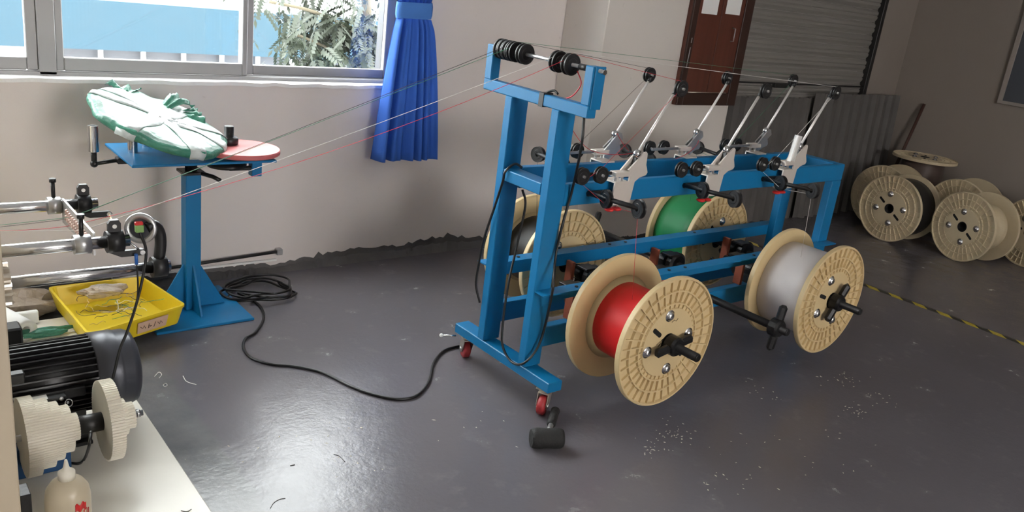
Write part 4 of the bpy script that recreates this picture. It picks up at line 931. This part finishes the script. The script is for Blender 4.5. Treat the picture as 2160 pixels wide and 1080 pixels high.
MB().box((-.152, -.158, .188), (-.012, -.105, .196), .002).build('bracket_shelf', MT['motor'], mo)
MB().box((-.138, -.154, .1963), (-.058, -.112, .1975)).build('name_plate', MT['paper'], mo, label='white blank name plate')
MB().lathe([(.0005, 0), (.006, .001), (.006, .004), (.0005, .005)], (-.026, -.1585, .192), (0, -1, 0), 10, True, True).build('screw', MT['steel'], mo)
b = MB(); b.lathe([(.0085, 0), (.0105, .003), (.0125, 0), (.0105, -.003)], (-.006, -.150, .169), (.3, -.9, .5), 20, False, True, True); b.cyl((-.006, -.140, .165), (-.006, -.098, .155), .004, n=8); b.build('eye_bolt', MT['chrome'], mo)
# sensor and motor leads
q1 = q_ + Vector((0, -.004, -.008))
tag(MB().tube(spline([q1, py(308, 530, 2.40), py(300, 590, 2.39), py(285, 650, 2.38), py(268, 700, 2.37), py(252, 740, 2.365), py(238, 800, 2.36)], 8), .0042, 8).build('sensor_cable', MT['cable'], None), 'black twin cable from the sensor wheel down past the motor', 'cable')
tag(MB().tube(spline([py(288, 556, 2.39), py(291, 600, 2.385), py(288, 640, 2.38), py(278, 676, 2.372)], 8), .0026, 8).build('sensor_cable', MT['cable'], None), 'thin black lead with blue lug hanging from the guide arm', 'cable')
tag(MB().cyl(py(287, 536, 2.388), py(288, 557, 2.39), .005, n=8).build('cable_lug', MT['connector'], None), 'blue crimp lug on the guide arm bolt', 'cable lug')
tag(MB().tube(spline([py(192, 910, 2.15), py(188, 940, 2.13), pz(178, 968, .05), pz(165, 978, .046), pz(140, 975, .046)], 8), .004, 8).build('motor_lead', MT['cable'], None), 'dark lead curving down behind the oil bottle', 'cable')
# ------------------------------------------------------------------ oil bottle
bt = thing('oil_bottle', 'yellowed plastic oil bottle with nozzle cap in front of the gears', 'bottle', (.358, 1.935, .04))
MB().lathe([(.044, 0), (.050, .004), (.0505, .155), (.047, .178), (.036, .196), (.020, .206), (.017, .208)], (0, 0, 0), (0, 0, 1), 36).build('body', MT['bottle'], bt)
MB().lathe([(.019, .206), (.019, .224), (.013, .228), (.007, .236), (.0035, .255), (.0025, .257)], (0, 0, 0), (0, 0, 1), 24).build('nozzle', MT['gearwhite'], bt)
lb = MB(); vs = []; fs = []; kk = 12
for i in range(kk + 1):
    a = math.radians(-84 + 32 * i / kk)
    for z_ in (.138, .158): vs.append((.0512 * math.cos(a), .0512 * math.sin(a), z_ + .004 * math.sin(i)))
for i in range(kk): fs.append((2 * i, 2 * i + 2, 2 * i + 3, 2 * i + 1))
o = lb.add(vs, fs, True).build('red_print', MT['redknob'], bt, label='smudged red print'); o.modifiers.new('thick', 'SOLIDIFY').thickness = .0004
def bstroke(a0, a1, z0, z1): MB().tube([(.0514 * math.cos(math.radians(a0 + (a1 - a0) * t_)), .0514 * math.sin(math.radians(a0 + (a1 - a0) * t_)), z0 + (z1 - z0) * t_) for t_ in (0, .5, 1)], .0009, 5).build('red_print', MT['redknob'], bt, label='red print stroke')
for args in ((-62, -60, .105, .134), (-52, -50, .107, .136), (-62, -50, .134, .137), (-46, -44, .108, .135)): bstroke(*args)
# ------------------------------------------------------------------ odds and ends behind the machine
rl = thing('paper_roll', 'white paper roll lying on the machine plate behind the pinion', 'paper roll', (.455, 3.30, .04))
MB().lathe([(.018, -.1), (.040, -.1), (.040, .1), (.018, .1)], (0, 0, .04), (.35, -1, 0), 28, False, True, True).build('roll', MT['paper'], rl)
MB().box((-.06, .05, 0), (.10, .075, .05), .004).build('flap', MT['paper'], rl)
lump('green_film', 'strip of green plastic film lying left of the yellow tray', 'plastic film', (.53, 3.22, .0402), (.10, .022, .035), 'greendark', 5, .5)
lump('grey_film', 'crumpled grey plastic film lying against the wall behind the tray', 'plastic film', (.55, 3.52, .0), (.13, .06, .11), 'film', 9, .5)
# ------------------------------------------------------------------ litter on the floor
rn = random.Random(21); b = MB()
def fleck(p, s_):
    a = rn.uniform(0, 3.14); d = Vector((math.cos(a), math.sin(a), 0)); e = Vector((-d.y, d.x, 0)); l = s_ * rn.uniform(.6, 1.9); w = s_ * rn.uniform(.4, .8); h = .0008
    b.add([p + d * l, p + e * w, p - d * l, p - e * w, p + Vector((0, 0, h + .0006))], [(0, 1, 4), (1, 2, 4), (2, 3, 4), (3, 0, 4)])
cl = [(1420, 915, 45, 28, 34), (1375, 945, 40, 22, 26), (1770, 802, 60, 16, 26), (1800, 868, 45, 14, 22), (1850, 840, 60, 30, 14), (1620, 830, 60, 30, 12), (1545, 1000, 90, 50, 20), (1700, 950, 250, 90, 22), (640, 950, 180, 80, 26), (1000, 900, 120, 80, 8)]
for cx_, cy_, sx2, sy2, k in cl:
    for i in range(k):
        p = pz(rn.gauss(cx_, sx2 * .5), min(1075, rn.gauss(cy_, sy2 * .5)), 0.0003); fleck(p, rn.uniform(.0018, .0048))
MT['fleck'] = pbr('pale_plaster_flecks', (0.55, 0.50, 0.42), 0.7)
tag(b.build('plaster_flecks', MT['fleck'], None), 'pale flecks and chips scattered over the floor in front of the rack', 'flecks', None, 'stuff')
def scrap2(label, pxs, mat, r): return tag(MB().tube(spline([pz(x, y, r) for x, y in pxs], 5), r, 5).build('wire_offcut', MT[mat], None), label, 'wire scrap', 'wire offcuts on the floor')
scrap2('curled white wire offcut on the floor beside the motor', [(326, 794), (335, 785), (341, 790), (336, 797)], 'wirewhite', .0012)
scrap2('bent white wire offcut on the floor right of the motor', [(386, 793), (392, 803), (402, 808), (414, 811)], 'wirewhite', .0012)
scrap2('small ringlet of white wire on the floor by the plate edge', [(345, 811), (350, 809), (353, 813), (347, 815), (344, 812)], 'wirewhite', .0011)
scrap2('curved dark wire offcut on the bright patch of floor', [(570, 1072), (578, 1060), (590, 1053), (602, 1051)], 'wiredark', .0009)
scrap2('short dark wire offcut on the bright floor below the cable', [(704, 958), (716, 962), (728, 974)], 'wiredark', .0009)
scrap2('tiny dark wire offcut near the far side of the bright patch', [(612, 982), (622, 980)], 'wiredark', .0012)
tag(MB().tube(spline([pz(382, 1077, .041), pz(394, 1079, .041), pz(404, 1074, .041)], 5), .001, 5).build('wire_offcut', MT['wiredark'], None), 'dark wire offcut on the corner of the white plate', 'wire scrap', 'wire offcuts on the floor')
